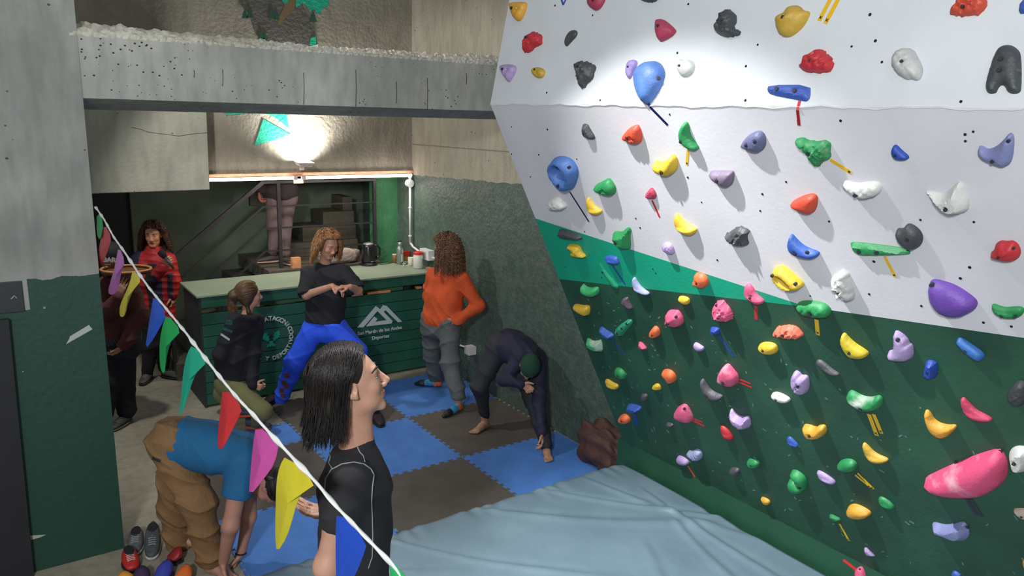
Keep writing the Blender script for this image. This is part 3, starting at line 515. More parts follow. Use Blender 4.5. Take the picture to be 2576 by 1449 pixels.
# ------------------------------------------------------------------ holds
HC = dict(amber='e0a22c', azure='2d6fc4', beige='c9b6a2', black='3f4448', blue='2a56b4', blue_bar='2f55b8', blue_deep='1b45b0', charcoal='4b4b53', coral='ee6b50', crimson='b03352', crimson_pink='c8375c', denim='4471bd', green='1f8f4c', green_light='35b068', greyviolet='5d4c5c', hotpink='e94a7c', lilac='a78fc4', lilac_blue='9aa3d0', mauve='75677f', mustard='c8a22f', orange='ee6a35', palegrey='bfc2c0', pink='d9527c', purple_pale='9281c2', red='c9262f', slate='5f648f', slate_light='7b83b8', teal_green='1b9a6c', teal_tape='18a070', vermilion='d6452c', violet='6a3fae', white='d3d6d2', yellow='dcb528', yellow_acid='c9b41e')
M_hole = mat('bolt_steel', '3c3c40', .4, metal=.4)
CHALKY = ('pink chalk', 'pink chalky', 'smile', 'hot pink', 'chalky wedge', 'ring hold with', 'dragon')
def hold_mat(c, chalk):
    nm = 'resin_'+c+('_chalk' if chalk else '')
    HX = [int(HC[c][i:i+2], 16)/255 for i in (0, 2, 4)]; gy_ = sum(HX)/3; HX = [(v*.88+gy_*.12)*.94 for v in HX]
    if nm in MATS: return MATS[nm]
    if not chalk: return mat(nm, HX, .52, .10, 18, .12, 90)
    g = NG(nm); n = g.ramp(g.noise(8, 4), .56, .74)
    g.bump(g.noise(90), .12); m = g.done(g.mix(g.math('MULTIPLY', n, .5), srgb(HX), srgb('e3d6da')), .55); MATS[nm] = m; return m
def smooth_poly(P, it=2):
    for _ in range(it):
        Q = np.roll(P, -1, 0); P = np.stack([P*.75+Q*.25, P*.25+Q*.75], 1).reshape(-1, 2)
    return P
def in_poly(pts, P):
    x, y = pts[:, 0], pts[:, 1]; c = np.zeros(len(pts), bool); Q = np.roll(P, -1, 0)
    for (x0, y0), (x1, y1) in zip(P, Q):
        m = ((y0 > y) != (y1 > y)); xi = (x1-x0)*(y-y0)/((y1-y0) or 1e-9)+x0; c ^= (m & (x < xi))
    return c
def edge_dist(pts, P):
    Q = np.roll(P, -1, 0); d = np.full(len(pts), 9.)
    for a, b in zip(P, Q):
        ab = b-a; t = np.clip(((pts-a)@ab)/max(ab@ab, 1e-12), 0, 1); d = np.minimum(d, np.linalg.norm(pts-a-t[:, None]*ab, axis=1))
    return d
def build_hold(pi, col, h, st, cs, ct, ol, holes, label, idx):
    P = np.array(ol, float).reshape(-1, 2)/1000; r = np.random.default_rng(idx)
    P = smooth_poly(P, 1 if st in ('facet', 'rock', 'crack') else 2)
    A = .5*abs(np.sum(P[:, 0]*np.roll(P[:, 1], -1)-P[:, 1]*np.roll(P[:, 0], -1))); sp = math.sqrt(A)/13
    B = []
    for a, b in zip(P, np.roll(P, -1, 0)):
        n = max(1, int(np.linalg.norm(b-a)/sp)); B += [a+(b-a)*k/n for k in range(n)]
    B = np.array(B)
    if st == 'rock': B = B+r.normal(0, sp*.30, B.shape)
    mn, mx = B.min(0), B.max(0)
    gx, gy = np.meshgrid(np.arange(mn[0], mx[0], sp), np.arange(mn[1], mx[1], sp)); G = np.stack([gx.ravel(), gy.ravel()], 1)+r.uniform(-.22, .22, (gx.size, 2))*sp
    G = G[in_poly(G, B)]; G = G[edge_dist(G, B) > sp*.45]
    inner = None
    if st in ('ring', 'ring3'):
        t = np.linspace(0, 2*math.pi, 18, endpoint=False)
        if st == 'ring':
            c0 = (mn*np.array([.56, .58])+mx*np.array([.44, .42])); inner = np.stack([c0[0]+(mx-mn)[0]*.19*np.cos(t), c0[1]+(mx-mn)[1]*.19*np.sin(t)], 1)
        else:
            a = math.radians(42); u = (mx-mn).max()*.20*np.cos(t); v = (mx-mn).max()*.045*np.sin(t); c0 = (mn+mx)/2+np.array([-.01, .012])
            inner = np.stack([c0[0]+u*math.cos(a)-v*math.sin(a), c0[1]+u*math.sin(a)+v*math.cos(a)], 1)
        G = G[~in_poly(G, inner)]; G = G[edge_dist(G, inner) > sp*.4]
    allp = np.vstack([B]+([inner] if inner is not None else [])+[G]) if len(G) else B
    nb = len(B); ed = [(i, (i+1) % nb) for i in range(nb)]
    if inner is not None: ed += [(nb+i, nb+(i+1) % 18) for i in range(18)]
    res = delaunay_2d_cdt([Vector(p) for p in allp], ed, [], 0, 1e-6)
    V = np.array([tuple(v) for v in res[0]]); F = [f for f in res[2]]
    cen = np.array([V[list(f)].mean(0) for f in F]); keep = in_poly(cen, B)
    if inner is not None: keep &= ~in_poly(cen, inner)
    F = [f for f, k in zip(F, keep) if k]
    d = edge_dist(V, B)
    if inner is not None: d = np.minimum(d, edge_dist(V, inner))
    D = max(d.max(), 1e-4)
    if st == 'ridge':
        x = np.clip(d/D, 0, 1); z = h*(.15+.85*np.sqrt(x))
        z *= 1-.25*(V[:, 1] < np.median(V[:, 1]))*x
    elif st == 'facet':
        x = np.clip(d/(D*.55), 0, 1); z = h*(.15+.85*x); z *= .85+.3*(V[:, 0]-mn[0])/(mx-mn)[0]*r.choice([-1, 1])+.1
    elif st == 'ball':
        x = np.clip(d/D, 0, 1); z = h*(.1+.9*np.sqrt(1-(1-x)**2)); c = (mn+mx)/2; q = (V[:, 0]-c[0])*.75+(V[:, 1]-c[1])
        z += h*.28*np.exp(-(q/(.09*(mx-mn).max()))**2)*x
    else:
        x = np.clip(d/(D*.95), 0, 1); z = h*(.08+.92*np.sqrt(1-(1-x)**2))
    s2 = (mx-mn).max()
    if st in ('rock', 'lump'):
        k = 22/s2*.25; f = np.sin(V[:, 0]*k*4.1+idx)*np.cos(V[:, 1]*k*3.7+idx*2)+.6*np.sin((V[:, 0]+V[:, 1])*k*7)
        z += h*(.22 if st == 'rock' else .12)*f*x
        if st == 'rock': z += r.normal(0, h*.06, len(z))*x
    if st == 'crack':
        q = np.sin(V[:, 1]*55+np.sin(V[:, 0]*40+idx)*1.4); z -= h*.16*(q > .86)*x
        q = np.sin(V[:, 0]*48+np.sin(V[:, 1]*30+idx)*1.4); z -= h*.12*(q > .90)*x
    HL = np.array(holes, float).reshape(-1, 2)/1000
    rb = max(.0045, min(.0095, .055*s2)); zt = []
    for q in HL:
        dd = np.linalg.norm(V-q, axis=1); i = int(dd.argmin()); zt.append(float(z[i]))
    for q in HL:
        dd = np.linalg.norm(V-q, axis=1); z = z-h*.30*np.clip(1-dd/(rb*1.6), 0, 1)
    z = np.maximum(z, h*.05)
    verts = [pp(pi, cs+p[0], ct+p[1], zz) for p, zz in zip(V, z)]
    # skirt down to the wall along the border edges
    from collections import Counter
    ec = Counter(); 
    for f in F:
        for a, b in zip(f, f[1:]+f[:1]): ec[(min(a, b), max(a, b))] += 1
    bd = [(a, b) for f in F for a, b in zip(f, f[1:]+f[:1]) if ec[(min(a, b), max(a, b))] == 1]
    lowi = {}
    for a, b in bd:
        for q in (a, b):
            if q not in lowi: lowi[q] = len(verts); verts.append(pp(pi, cs+V[q][0], ct+V[q][1], -.001))
    F = [tuple(f) for f in F]+[(b, a, lowi[a], lowi[b]) for a, b in bd]
    base = pp(pi, cs, ct)
    me = mesh_from('climbing_hold', [tuple(v) for v in verts], F, hold_mat(col, any(k in label for k in CHALKY)), smooth=(st not in ('facet',)))
    o = link('climbing_hold', me, loc=tuple(base), label=label, cat='climbing hold', group='climbing holds bolted to the wall')
    if st == 'facet': autosmooth(o, 28)
    elif st in ('rock', 'crack'): autosmooth(o, 45)
    for q, zz in zip(HL, zt):
        mb = MB(); c = pp(pi, cs+q[0], ct+q[1], zz-h*.20); c2 = pp(pi, cs+q[0], ct+q[1], zz+.002)
        mb.tube([c, c2], rb*.9, 10); obj('bolt', mb, M_hole, o)
for i, hh in enumerate(HOLDS): build_hold(*hh, i)
TC = dict(blue='2b4fa8', navy='10123f', tape_yellow='d9ad18', tape_red='b8282b', tape_darkred='8c1618', tape_blue='1d3f9c', tape_orange='e0562a', tape_black='17202a')
for pi, col, (s0, t0, s1, t1), wd, label in TAPES:
    a = np.array([s0, t0]); b = np.array([s1, t1]); d = (b-a)/np.linalg.norm(b-a); e = np.array([-d[1], d[0]])*wd/2
    mb = MB(); n = 6; 
    for k in range(n):
        p = a+(b-a)*k/n; q = a+(b-a)*(k+1)/n
        mb.slab([pp(pi, *(p-e), .0006), pp(pi, *(q-e), .0006), pp(pi, *(q+e), .0006), pp(pi, *(p+e), .0006)], PLN[pi][2]*.0012)
    o = obj('tape_strip', mb, mat('tape_'+col, TC[col], .45), label=label, cat='tape', group='route marking tapes on the climbing wall')
    if col == 'tape_yellow':
        c = b-d*wd*.7; mk = MB(); u = wd*.28
        for sx in (-1, 1): mk.bar(pp(pi, *(c-e*.6*sx-d*u), .0022), pp(pi, *(c+e*.6*sx+d*u), .0022), .003, .0008, up=NLO)
        obj('ink_mark', mk, mat('ink_black', '15130c', .7), o)

# ------------------------------------------------------------------ puzzle mats
M_fb = mat('foam_blue', '4b80cc', .75, .12, 5, .15, 60); M_fn = mat('foam_brown', '5a534c', .85, .14, 5, .15, 60)
def edge_pts(a, b):
    a = np.array(a, float); b = np.array(b, float); d = b-a; n = np.array([-d[1], d[0]]); out = []
    p = 1/12; q = .013
    for k in range(12):
        t = k*p
        for tt, oo in ((.26, -1), (.17, 1), (.83, 1), (.74, -1)): out.append(a+d*(t+tt*p)+n*q*oo)
    return out
def tile_poly(i, j, ycut=None):
    # corners in world: x=i..i+1, y=-j..-(j+1)
    A = (i, -j-1); Bp = (i+1, -j-1); Cp = (i+1, -j); Dp = (i, -j)
    e1 = edge_pts(A, Bp); e2 = edge_pts(Bp, Cp); e3 = edge_pts(Dp, Cp)[::-1]; e4 = edge_pts(A, Dp)[::-1]
    P = [np.array(A, float)]+e1+[np.array(Bp, float)]+e2+[np.array(Cp, float)]+e3+[np.array(Dp, float)]+e4
    if ycut is not None:
        P = [q for q in P if q[1] < ycut-.02]
        k = max(range(len(P)), key=lambda m: (P[m][0] > i+.5)*1+(P[m][1])*(P[m][0] > i+.5))
        top = edge_pts((i, ycut), (i+1, ycut))[::-1]; P = P[:k+1]+top+P[k+1:]
    return P
fm = empty('foam_mat_floor', (-.5, -.5, 0), label='interlocking blue and brown foam puzzle mat covering the floor', cat='foam mat')
for i in (-2, -1, 0):
    for j in (-1, 0, 1):
        P = tile_poly(i, j, .47 if (i, j) == (-2, -1) else None)
        P = [(float(p[0])*(1 if p[0] < 1.0 else 1), float(p[1]), .0005) for p in P]
        mb = MB(); mb.slab([(min(a, 1.025), b, c) for a, b, c in P], (0, 0, .012))
        obj('foam_tile', mb, M_fb if (i+j) % 2 else M_fn, fm, label='blue foam tile' if (i+j) % 2 else 'brown foam tile')

# ------------------------------------------------------------------ crash mat
M_vinyl = NG('crash_mat_vinyl'); gy = M_vinyl.xyz()
M_vinyl = (lambda g: (g.bump(g.noise(7, 4), .25, .03), g.done(g.mix(g.ramp(g.noise(2.2, 3), .35, .7), srgb('5b717d'), srgb('667c88')), .42))[1])(M_vinyl)
nx, ny = 230, 200; xs = np.linspace(-3.4, .72, nx); ys = np.concatenate([np.linspace(-2.03, -2.25, 24), np.linspace(-2.27, -5.6, ny-24)])
Xg, Yg = np.meshgrid(xs, ys, indexing='ij')
dd = -2.03-Yg; edge = np.clip(dd/.16, 0, 1); Z = .04+.21*np.sqrt(np.clip(1-(1-edge)**2, 0, 1))
def fold(x0, y0, ang, length, wd, amp, curve=0):
    global Z
    a = math.radians(ang); u = (Xg-x0)*math.cos(a)+(Yg-y0)*math.sin(a); v = -(Xg-x0)*math.sin(a)+(Yg-y0)*math.cos(a)-curve*u*u
    env = np.clip(u/.15, 0, 1)*np.clip((length-u)/.5, 0, 1); wv = wd*(.5+u.clip(0, 3)*.5)
    Z = Z+.65*amp*env*(np.exp(-(v/wv)**2)-.55*np.exp(-((v-wv*1.6)/wv)**2))
for f_ in ((-1.3, -2.12, -62, 1.6, .035, .020, .15), (-.65, -2.1, -50, 2.0, .05, .020, .12), (-.12, -2.08, -58, 1.9, .03, .024, .1), (.3, -2.15, -80, 1.6, .035, .016, .1), (.55, -2.5, -98, 1.6, .03, .02, .05), (.45, -2.9, -112, 1.5, .04, .016, .1), (-1.9, -2.15, -40, 1.2, .04, .014, .1), (.1, -3.0, -120, 1.3, .05, .012, 0)): fold(*f_)
Z += .003*np.sin(Xg*6+np.sin(Yg*3)*2)*edge
Z += .006*np.exp(-((dd-.12)/.12)**2)*np.sin(Xg*38+np.sin(Xg*11)*3)
V = np.stack([Xg, Yg+.012*np.sin(Xg*6)*(1-edge), Z], -1).reshape(-1, 3)
F = [(i*ny+j, i*ny+j+1, (i+1)*ny+j+1, (i+1)*ny+j) for i in range(nx-1) for j in range(ny-1)]
nV = len(V); rim = [i*ny for i in range(nx)]+[(nx-1)*ny+j for j in range(1, ny)]+[i*ny+ny-1 for i in range(nx-2, -1, -1)]+[j for j in range(ny-2, 0, -1)]
V = np.vstack([V, [(V[q][0], V[q][1], .002) for q in rim]]); m_ = len(rim)
F += [(rim[k], rim[(k+1) % m_], nV+(k+1) % m_, nV+k) for k in range(m_)]
me = mesh_from('crash_mat', V.tolist(), F, M_vinyl, smooth=True)
link('crash_mat', me, label='large wrinkled blue grey vinyl crash mat under the climbing wall', cat='crash mat')
# ================================================================== COUNTER
M_cg = mat('counter_green_paint', '225645', .5, .18, 4, .1, 40); M_cg2 = mat('counter_end_paint', '232c2c', .6, .1, 5)
M_top = mat('counter_top_paint', '86957f', .5, .10, 3, .08, 30); M_wood = mat('raw_pine', 'c98a5e', .7, .2, 18)
CX0, CX1, CY0, CY1, CH = -1.54, 1.0, 1.23, 1.86, 1.11
ct = empty('bar_counter', ((CX0+CX1)/2, 1.5, 0), label='long dark green plank-fronted counter with a pale green top and white logos', cat='counter')
nb = 8; ph = (.93-.02)/nb
for i in range(nb):
    z0 = .02+i*ph; mb = MB().box(CX0+.02, CY0+.002*(i % 2), z0+.003, CX1, CY0+.02, z0+ph-.003)
    obj('front_plank', mb, M_cg, ct, bevel=.002)
obj('backing_board', MB().box(CX0+.02, CY0+.021, .01, CX1, CY0+.035, .93), mat('gap_dark', '0c1713', .8), ct)
obj('top_rail', MB().box(CX0+.02, CY0-.004, .985, CX1, CY0+.022, 1.085), M_cg, ct, bevel=.002)
obj('top_rail_batten', MB().box(CX0+.45, CY0+.06, .93, CX1-.4, CY0+.075, .985), mat('inner_green', '3f6b4a', .7), ct)
obj('end_panel', MB().box(CX0, CY0+.0, 0, CX0+.02, CY1, CH-.02), M_cg2, ct)
for x0, x1 in ((-.42, -.27), (-.02, .10), (.16, .42), (.74, .80)):
    obj('pine_spacer', MB().box(x0, CY0-.002, .932, x1, CY0+.05, .955), M_wood, ct)
for x in (-.9, .62): obj('inner_post', MB().box(x, CY0+.08, .0, x+.05, CY0+.13, CH-.022), M_cg2, ct)
obj('counter_top', MB().box(CX0-.02, CY0-.02, CH-.02, 1.02, CY1+.05, CH), M_top, ct, bevel=.003)
# logos as raised white pieces
M_wl = mat('logo_white', 'b9c4c8', .6); M_el = mat('emblem_teal', '1c9c7e', .6)
yl = CY0-.006
ox, oz = float(atY(682, 852, yl)[0]), float(atY(682, 852, yl)[2]); Rr = .205
mes = []
def arc_text(s, a0, a1, inward, size):
    n = len(s)
    for k, ch in enumerate(s):
        if ch == ' ': continue
        a = math.radians(a0+(a1-a0)*k/(n-1)); c = (ox+Rr*math.cos(a), yl, oz+Rr*math.sin(a))
        if inward: yd = (math.cos(a), 0, math.sin(a)); xd = (math.sin(a), 0, -math.cos(a))
        else: yd = (-math.cos(a), 0, -math.sin(a)); xd = (-math.sin(a), 0, math.cos(a))
        text_obj('letter', ch, size, c, xd, yd, M_wl, ct)
arc_text('CLUB PATAGONICO', 168, 12, True, .062)
arc_text('SOCIAL Y DEPORTIVO', 186, 358, False, .056)
# long words read clockwise above and anticlockwise below the emblem
def emb(pts, m, name, th=.006, d=0):
    mb = MB(); mb.slab([(x, yl-d, z) for x, z in pts], (0, th, 0)); return obj(name, mb, m, ct)
def ez(P, mirror=False): return [(ox+(-1 if mirror else 1)*x/100*.9, oz+z/100*.9) for x, z in P]
wing = [(0, -2), (3, -3), (5, -2.4), (5, -1), (7.5, -1.4), (7.2, .3), (9.4, .6), (8.4, 2.2), (10.6, 3.2), (9, 4.2), (10.8, 6), (8.8, 6), (9.6, 8.2), (7, 7), (5.2, 6.2), (3.4, 6.6), (4.4, 5), (3, 3.4), (0, 3)]
emb(ez(wing), M_el, 'emblem_wing'); emb(ez(wing, True), M_el, 'emblem_wing')
emb(ez([(-2.4, -1), (2.4, -1), (2, -6), (4.6, -7), (4.8, -9.4), (2.8, -8.6), (1.6, -10), (.4, -8), (-1.2, -9.6), (-2.8, -8.6), (-4.6, -9.6), (-4.4, -7), (-2, -6)]), M_el, 'emblem_body')
emb(ez([(-2.6, 1.4), (-1.4, 4), (.6, 4.8), (2.6, 3.4), (3.4, 1.6), (1.6, 2.2), (2.2, .6), (0, -.6), (-1.6, .2)]), mat('emblem_dark', '12312a'), 'emblem_head', d=.003)
# mountain logo strokes
M_ml = M_wl; mes = MB()
def mpt(x, y): p = atY(850+x/8.052, 720+y/8.05, yl); return (float(p[0]), yl, float(p[2]))
for P in ([(400, 838), (775, 405), (862, 470), (920, 385), (990, 400), (1305, 722), (1215, 730), (965, 485), (930, 520), (1110, 705), (1090, 755), (575, 815), (740, 615), (805, 665), (755, 722), (990, 690), (800, 505), (520, 832)],):
    mes.slab([mpt(*q) for q in P], (0, .006, 0))
obj('mountain_logo', mes, M_wl, ct, label='white twin-peak mountain logo')
a = np.array(mpt(405, 955)); b = np.array(mpt(1310, 845)); mid = (a+b)/2
for s, sz, q in (('San Martín de los Andes', .052, mpt(857, 898)), ('Deportes', .052, mpt(865, 1030))):
    text_obj('logo_lettering', s, sz*1.02, q, (1, 0, .0), (0, 0, 1), M_wl, ct, ext=.002)

# ------------------------------------------------------------------ things on the counter
def onc(x, y): return atZ(x, y, CH+.001)
M_kb = mat('kettle_black', '17171b', .25, spec=.6); M_gls = mat('bottle_steel_grey', '8f9795', .35, metal=.5)
k = onc(932, 668); k[1] += .05
kt = empty('electric_kettle', k, label='black electric kettle with steel lid on its round base', cat='kettle')
obj('base', MB().lathe([(.085, 0), (.10, .004), (.10, .02), (.082, .032), (.07, .034)], k, 28), M_kb, kt, smooth=False)
obj('body', MB().lathe([(.078, .034), (.082, .05), (.078, .13), (.066, .21), (.062, .232), (.05, .236)], k, 28), M_kb, kt, smooth=True)
obj('lid', MB().lathe([(.055, .236), (.060, .24), (.056, .252), (.03, .256), (.012, .262), (0.001, .264)], k, 24), mat('brushed_steel', 'b8bab8', .3, metal=.8), kt, smooth=True)
hd = MB().tube([(k[0]+.06, k[1]-.01, k[2]+.225), (k[0]+.10, k[1]-.02, k[2]+.222), (k[0]+.128, k[1]-.025, k[2]+.19), (k[0]+.13, k[1]-.025, k[2]+.12), (k[0]+.11, k[1]-.02, k[2]+.085), (k[0]+.078, k[1]-.01, k[2]+.08)], .012, 8)
obj('handle', hd, M_kb, kt, smooth=True)
obj('spout', MB().add([(k[0]-.055, k[1]-.02, k[2]+.225), (k[0]-.055, k[1]+.02, k[2]+.225), (k[0]-.088, k[1], k[2]+.232), (k[0]-.065, k[1], k[2]+.17)], [(0, 1, 2), (0, 2, 3), (1, 3, 2), (0, 3, 1)]), M_kb, kt)
obj('level_mark', MB().box(k[0]-.012, k[1]-.084, k[2]+.046, k[0]+.02, k[1]-.08, k[2]+.05), M_wl, kt)
cd_ = MB(); p0 = onc(955, 666); pts = [p0+np.array([0, 0, .004]), onc(975, 664)+[0, 0, .004], onc(990, 661)+[0, 0, .006], onc(1003, 664)+[0, 0, .004], onc(1015, 668)+[0, 0, .004], onc(1030, 662)+[0, 0, .004]]
cd_.tube(pts, .004, 6); obj('power_cord', cd_, mat('cord_black', '20211f', .6), label='black power cord running over the counter from the kettle', cat='cord')
p = onc(1006, 664)
bt = empty('steel_bottle', p, label='tall grey steel flask with a white label and clip lid', cat='bottle')
obj('body', MB().lathe([(.036, 0), (.040, .004), (.040, .17), (.036, .19), (.026, .205), (.026, .215)], p, 24), M_gls, bt, smooth=True)
obj('cap', MB().lathe([(.028, .215), (.03, .22), (.03, .25), (.024, .256), (.01, .258)], p, 20), mat('cap_steel', '9fa3a3', .3, metal=.7), bt, smooth=True)
obj('carry_loop', MB().tube([(p[0]-.028, p[1], p[2]+.235), (p[0]-.018, p[1], p[2]+.268), (p[0]+.018, p[1], p[2]+.268), (p[0]+.028, p[1], p[2]+.235)], .006, 6), M_kb, bt)
lb = MB(); 
for zz0, zz1, a0, a1 in ((.13, .18, -80, -20), (.03, .12, -100, -15)):
    for q in range(6):
        u0 = math.radians(a0+(a1-a0)*q/6); u1 = math.radians(a0+(a1-a0)*(q+1)/6); r_ = .0408
        lb.add([(p[0]+r_*math.cos(u0), p[1]+r_*math.sin(u0), p[2]+zz0), (p[0]+r_*math.cos(u1), p[1]+r_*math.sin(u1), p[2]+zz0), (p[0]+r_*math.cos(u1), p[1]+r_*math.sin(u1), p[2]+zz1), (p[0]+r_*math.cos(u0), p[1]+r_*math.sin(u0), p[2]+zz1)], [(0, 1, 2, 3)])
obj('paper_label', lb, mat('paper_white', 'c9cac4', .8), bt)
p = onc(993, 659)
jr = empty('spice_jar', p, label='small glass jar of brown spice with a pale lid behind the flask', cat='jar')
obj('glass', MB().lathe([(.026, 0), (.03, .004), (.03, .07), (.025, .08)], p, 20), mat('spice_brown', '8a6a3a', .35), jr, smooth=True)
obj('lid', MB().lathe([(.028, .08), (.03, .082), (.03, .094), (.01, .096)], p, 20), mat('lid_cream', 'c9c3ae', .5), jr)
p = onc(1052, 674)
tb = empty('protein_tub', p, label='large white plastic tub with red screw lid and a label', cat='tub')
obj('body', MB().lathe([(.05, 0), (.058, .006), (.058, .135), (.05, .15), (.048, .158)], p, 28), mat('tub_white', 'd6d3cf', .4), tb, smooth=True)
obj('lid', MB().lathe([(.052, .155), (.054, .157), (.054, .182), (.048, .187), (.01, .187)], p, 28), mat('lid_red', 'cf3422', .35), tb, smooth=False)
lb = MB()
for q in range(7):
    u0 = math.radians(-70+q*13); u1 = math.radians(-57+q*13); r_ = .0588
    lb.add([(p[0]+r_*math.cos(u0), p[1]+r_*math.sin(u0), p[2]+.06), (p[0]+r_*math.cos(u1), p[1]+r_*math.sin(u1), p[2]+.06), (p[0]+r_*math.cos(u1), p[1]+r_*math.sin(u1), p[2]+.115), (p[0]+r_*math.cos(u0), p[1]+r_*math.sin(u0), p[2]+.115)], [(0, 1, 2, 3)], 1 if q > 3 else 0)
obj('tub_label', lb, [mat('label_grey', '9b9590', .6), mat('label_maroon', '7a2626', .6)], tb)
p = onc(1034, 667)
sb = empty('small_white_tub', p, label='smaller white tub without lid beside the red-lidded tub', cat='tub')
obj('body', MB().lathe([(.03, 0), (.035, .004), (.035, .085), (.032, .09)], p, 20), mat('tub_cream', 'd8d5c4', .5), sb, smooth=True)
obj('rim', MB().lathe([(.036, .08), (.037, .083), (.036, .09), (.03, .092)], p, 20), mat('tub_cream', 'd8d5c4'), sb)
p = onc(1022, 655)
rb = empty('red_box', p, label='red box with yellow base standing behind the small white tub', cat='box')
obj('box_top', MB().box(p[0]-.045, p[1]-.02, p[2]+.055, p[0]+.045, p[1]+.03, p[2]+.11), mat('box_red', 'a8221f', .5), rb, bevel=.003)
obj('box_base', MB().box(p[0]-.04, p[1]-.018, p[2], p[0]+.04, p[1]+.028, p[2]+.054), mat('box_ochre', '7d6a2c', .6), rb)
cr = MB(); 
for q in range(7):
    a0 = onc(1012+q*2.4, 672-((q*5) % 7)); cr.tube([a0+[0, 0, .003], a0+np.array([.03*math.cos(q), .03*math.sin(q*2), .018]), a0+np.array([.045*math.cos(q+.8), .03*math.sin(q*2+1), .004])], .003, 5)
obj('white_cable_bundle', cr, mat('cable_white', 'c8c8c0', .5), label='tangled thin white cables lying beside the flask', cat='cable')

# ------------------------------------------------------------------ wall electrics
M_pvc = mat('pvc_white', 'd4d6d2', .45)
el = empty('wall_conduit', (.985, 1.85, 1.2), label='white vertical conduit with round junction disc in the corner', cat='conduit')
cx, cy = .975, 1.845
obj('pipe', MB().tube([(cx, cy, 2.12), (cx, cy, 1.32)], .014, 12), M_pvc, el, smooth=True)
obj('pipe_elbow', MB().tube([(cx, cy, 1.34), (1.0, cy-.03, 1.29), (1.008, cy-.25, 1.24), (1.008, 1.30, 1.24)], .013, 10), M_pvc, el, smooth=True)
d_ = MB(); d_.tube([(cx-.004, cy-.02, 2.03), (cx-.004, cy+.035, 2.03)], .045, 20); obj('junction_disc', d_, M_pvc, el)
for z in (2.10, 1.75, 1.42): obj('pipe_clip', MB().tube([(cx, cy, z-.008), (cx, cy, z+.008)], .021, 12), M_pvc, el)
q = atX(1078, 640, 1.0); sk = empty('socket_box', (1.0, q[1], q[2]-.05), label='white socket box on the right wall just above the counter', cat='socket')
obj('housing', MB().box(.955, q[1]-.08, q[2]-.06, 1.03, q[1]+.13, q[2]+.055), M_pvc, sk, bevel=.004)
obj('socket_face', MB().box(.952, q[1]-.02, q[2]-.04, .956, q[1]+.05, q[2]+.03), mat('pvc_grey', 'a8a8a0', .5), sk)
q = atX(1186, 880, 1.0); q2 = atX(1142, 865, 1.0); lk = empty('low_socket_box', (1.0, q[1], q[2]), label='small white socket box with short conduit low on the right wall', cat='socket')
obj('housing', MB().box(.94, q[1]-.05, q[2]-.045, 1.03, q[1]+.05, q[2]+.045), M_pvc, lk, bevel=.004)
obj('conduit', MB().tube([(1.01, q2[1]+.25, q2[2]+.03), (1.01, q2[1], q2[2]), (1.01, q[1]+.05, q[2])], .011, 8), M_pvc, lk)
obj('pipe_clip', MB().tube([(1.005, q2[1]-.01, q2[2]), (1.005, q2[1]+.02, q2[2])], .018, 10), M_pvc, lk)
# strip light: two tubes with fixture
M_tube = mat('led_tube_lit', 'ffffff', .4, emit='ffeee4', estr=9); M_hous = mat('fixture_white', 'cfc6bf', .5)
sl = empty('strip_light', (-.1, 1.84, 2.12), label='long lit fluorescent strip of two tubes under the mural wall edge', cat='strip light')
ztl = 2.125
obj('light_tube', MB().tube([(-1.24, 1.82, ztl), (-.40, 1.82, ztl)], .017, 12), M_tube, sl, smooth=True)
obj('light_tube', MB().tube([(-.27, 1.82, ztl), (.98, 1.82, ztl)], .017, 12), M_tube, sl, smooth=True)
obj('tube_holder', MB().box(-.40, 1.80, ztl-.022, -.36, 1.845, ztl+.022), M_hous, sl, bevel=.003)
obj('tube_holder', MB().box(-.31, 1.80, ztl-.022, -.27, 1.845, ztl+.022), M_hous, sl, bevel=.003)
obj('wooden_bracket', MB().box(-.385, 1.845, ztl-.06, -.285, 1.86, ztl+.02), M_wood, sl)
obj('batten', MB().box(-1.24, 1.845, ztl-.012, .99, 1.86, ztl+.012), M_hous, sl)
fl = empty('wall_floodlight', (-.29, 1.84, 2.26), label='small white upward floodlight on the mural wall above the strip light', cat='floodlight')
fb = MB(); fb.add([(-.38, 1.70, 2.285), (-.20, 1.70, 2.285), (-.20, 1.86, 2.30), (-.38, 1.86, 2.30), (-.35, 1.73, 2.245), (-.23, 1.73, 2.245), (-.23, 1.85, 2.255), (-.35, 1.85, 2.255)], [(0, 1, 2, 3), (7, 6, 5, 4), (0, 4, 5, 1), (1, 5, 6, 2), (2, 6, 7, 3), (3, 7, 4, 0)])
obj('housing', fb, M_hous, fl, bevel=.003)
obj('lens', MB().add([(-.37, 1.71, 2.287), (-.21, 1.71, 2.287), (-.21, 1.85, 2.3), (-.37, 1.85, 2.3)], [(0, 1, 2, 3)]), mat('lens_lit', 'ffffff', emit='ffffff', estr=12), fl)
obj('bracket', MB().bar((-.29, 1.86, 2.20), (-.29, 1.88, 2.28), .05, .012, up=(0, 1, 0)), M_hous, fl)

# ------------------------------------------------------------------ stair, landing and railing behind the counter
st = empty('staircase', (-1.1, 2.7, 0), label='concrete stair rising to a landing behind the counter', cat='stairs')
LZ = 1.10; nst = 6; x0 = -1.60; run = .198
for i in range(nst-1):
    z = LZ*(i+1)/nst
    obj('step', MB().box(x0+i*run, 2.16, z-LZ/nst+.001 if i else 0, x0+nst*run, 3.29, z), M_step, st, bevel=.006)
obj('landing', MB().box(x0+(nst-1)*run, 2.10, LZ-.14, .715, 3.29, LZ), M_step, st, bevel=.006)
obj('stringer', MB().slab([(x0, 2.15, 0), (x0+nst*run-.1, 2.15, LZ-.14), (x0+nst*run+.1, 2.15, LZ-.14), (x0+nst*run+.1, 2.15, 0)], (0, -.02, 0)), M_olive, st)
for i in range(4): obj('winder_step', MB().box(-.25+i*.28, 2.75+.05*i, LZ+.001 if i == 0 else LZ+i*.17, .715, 3.28, LZ+(i+1)*.17), M_step, st, bevel=.006)
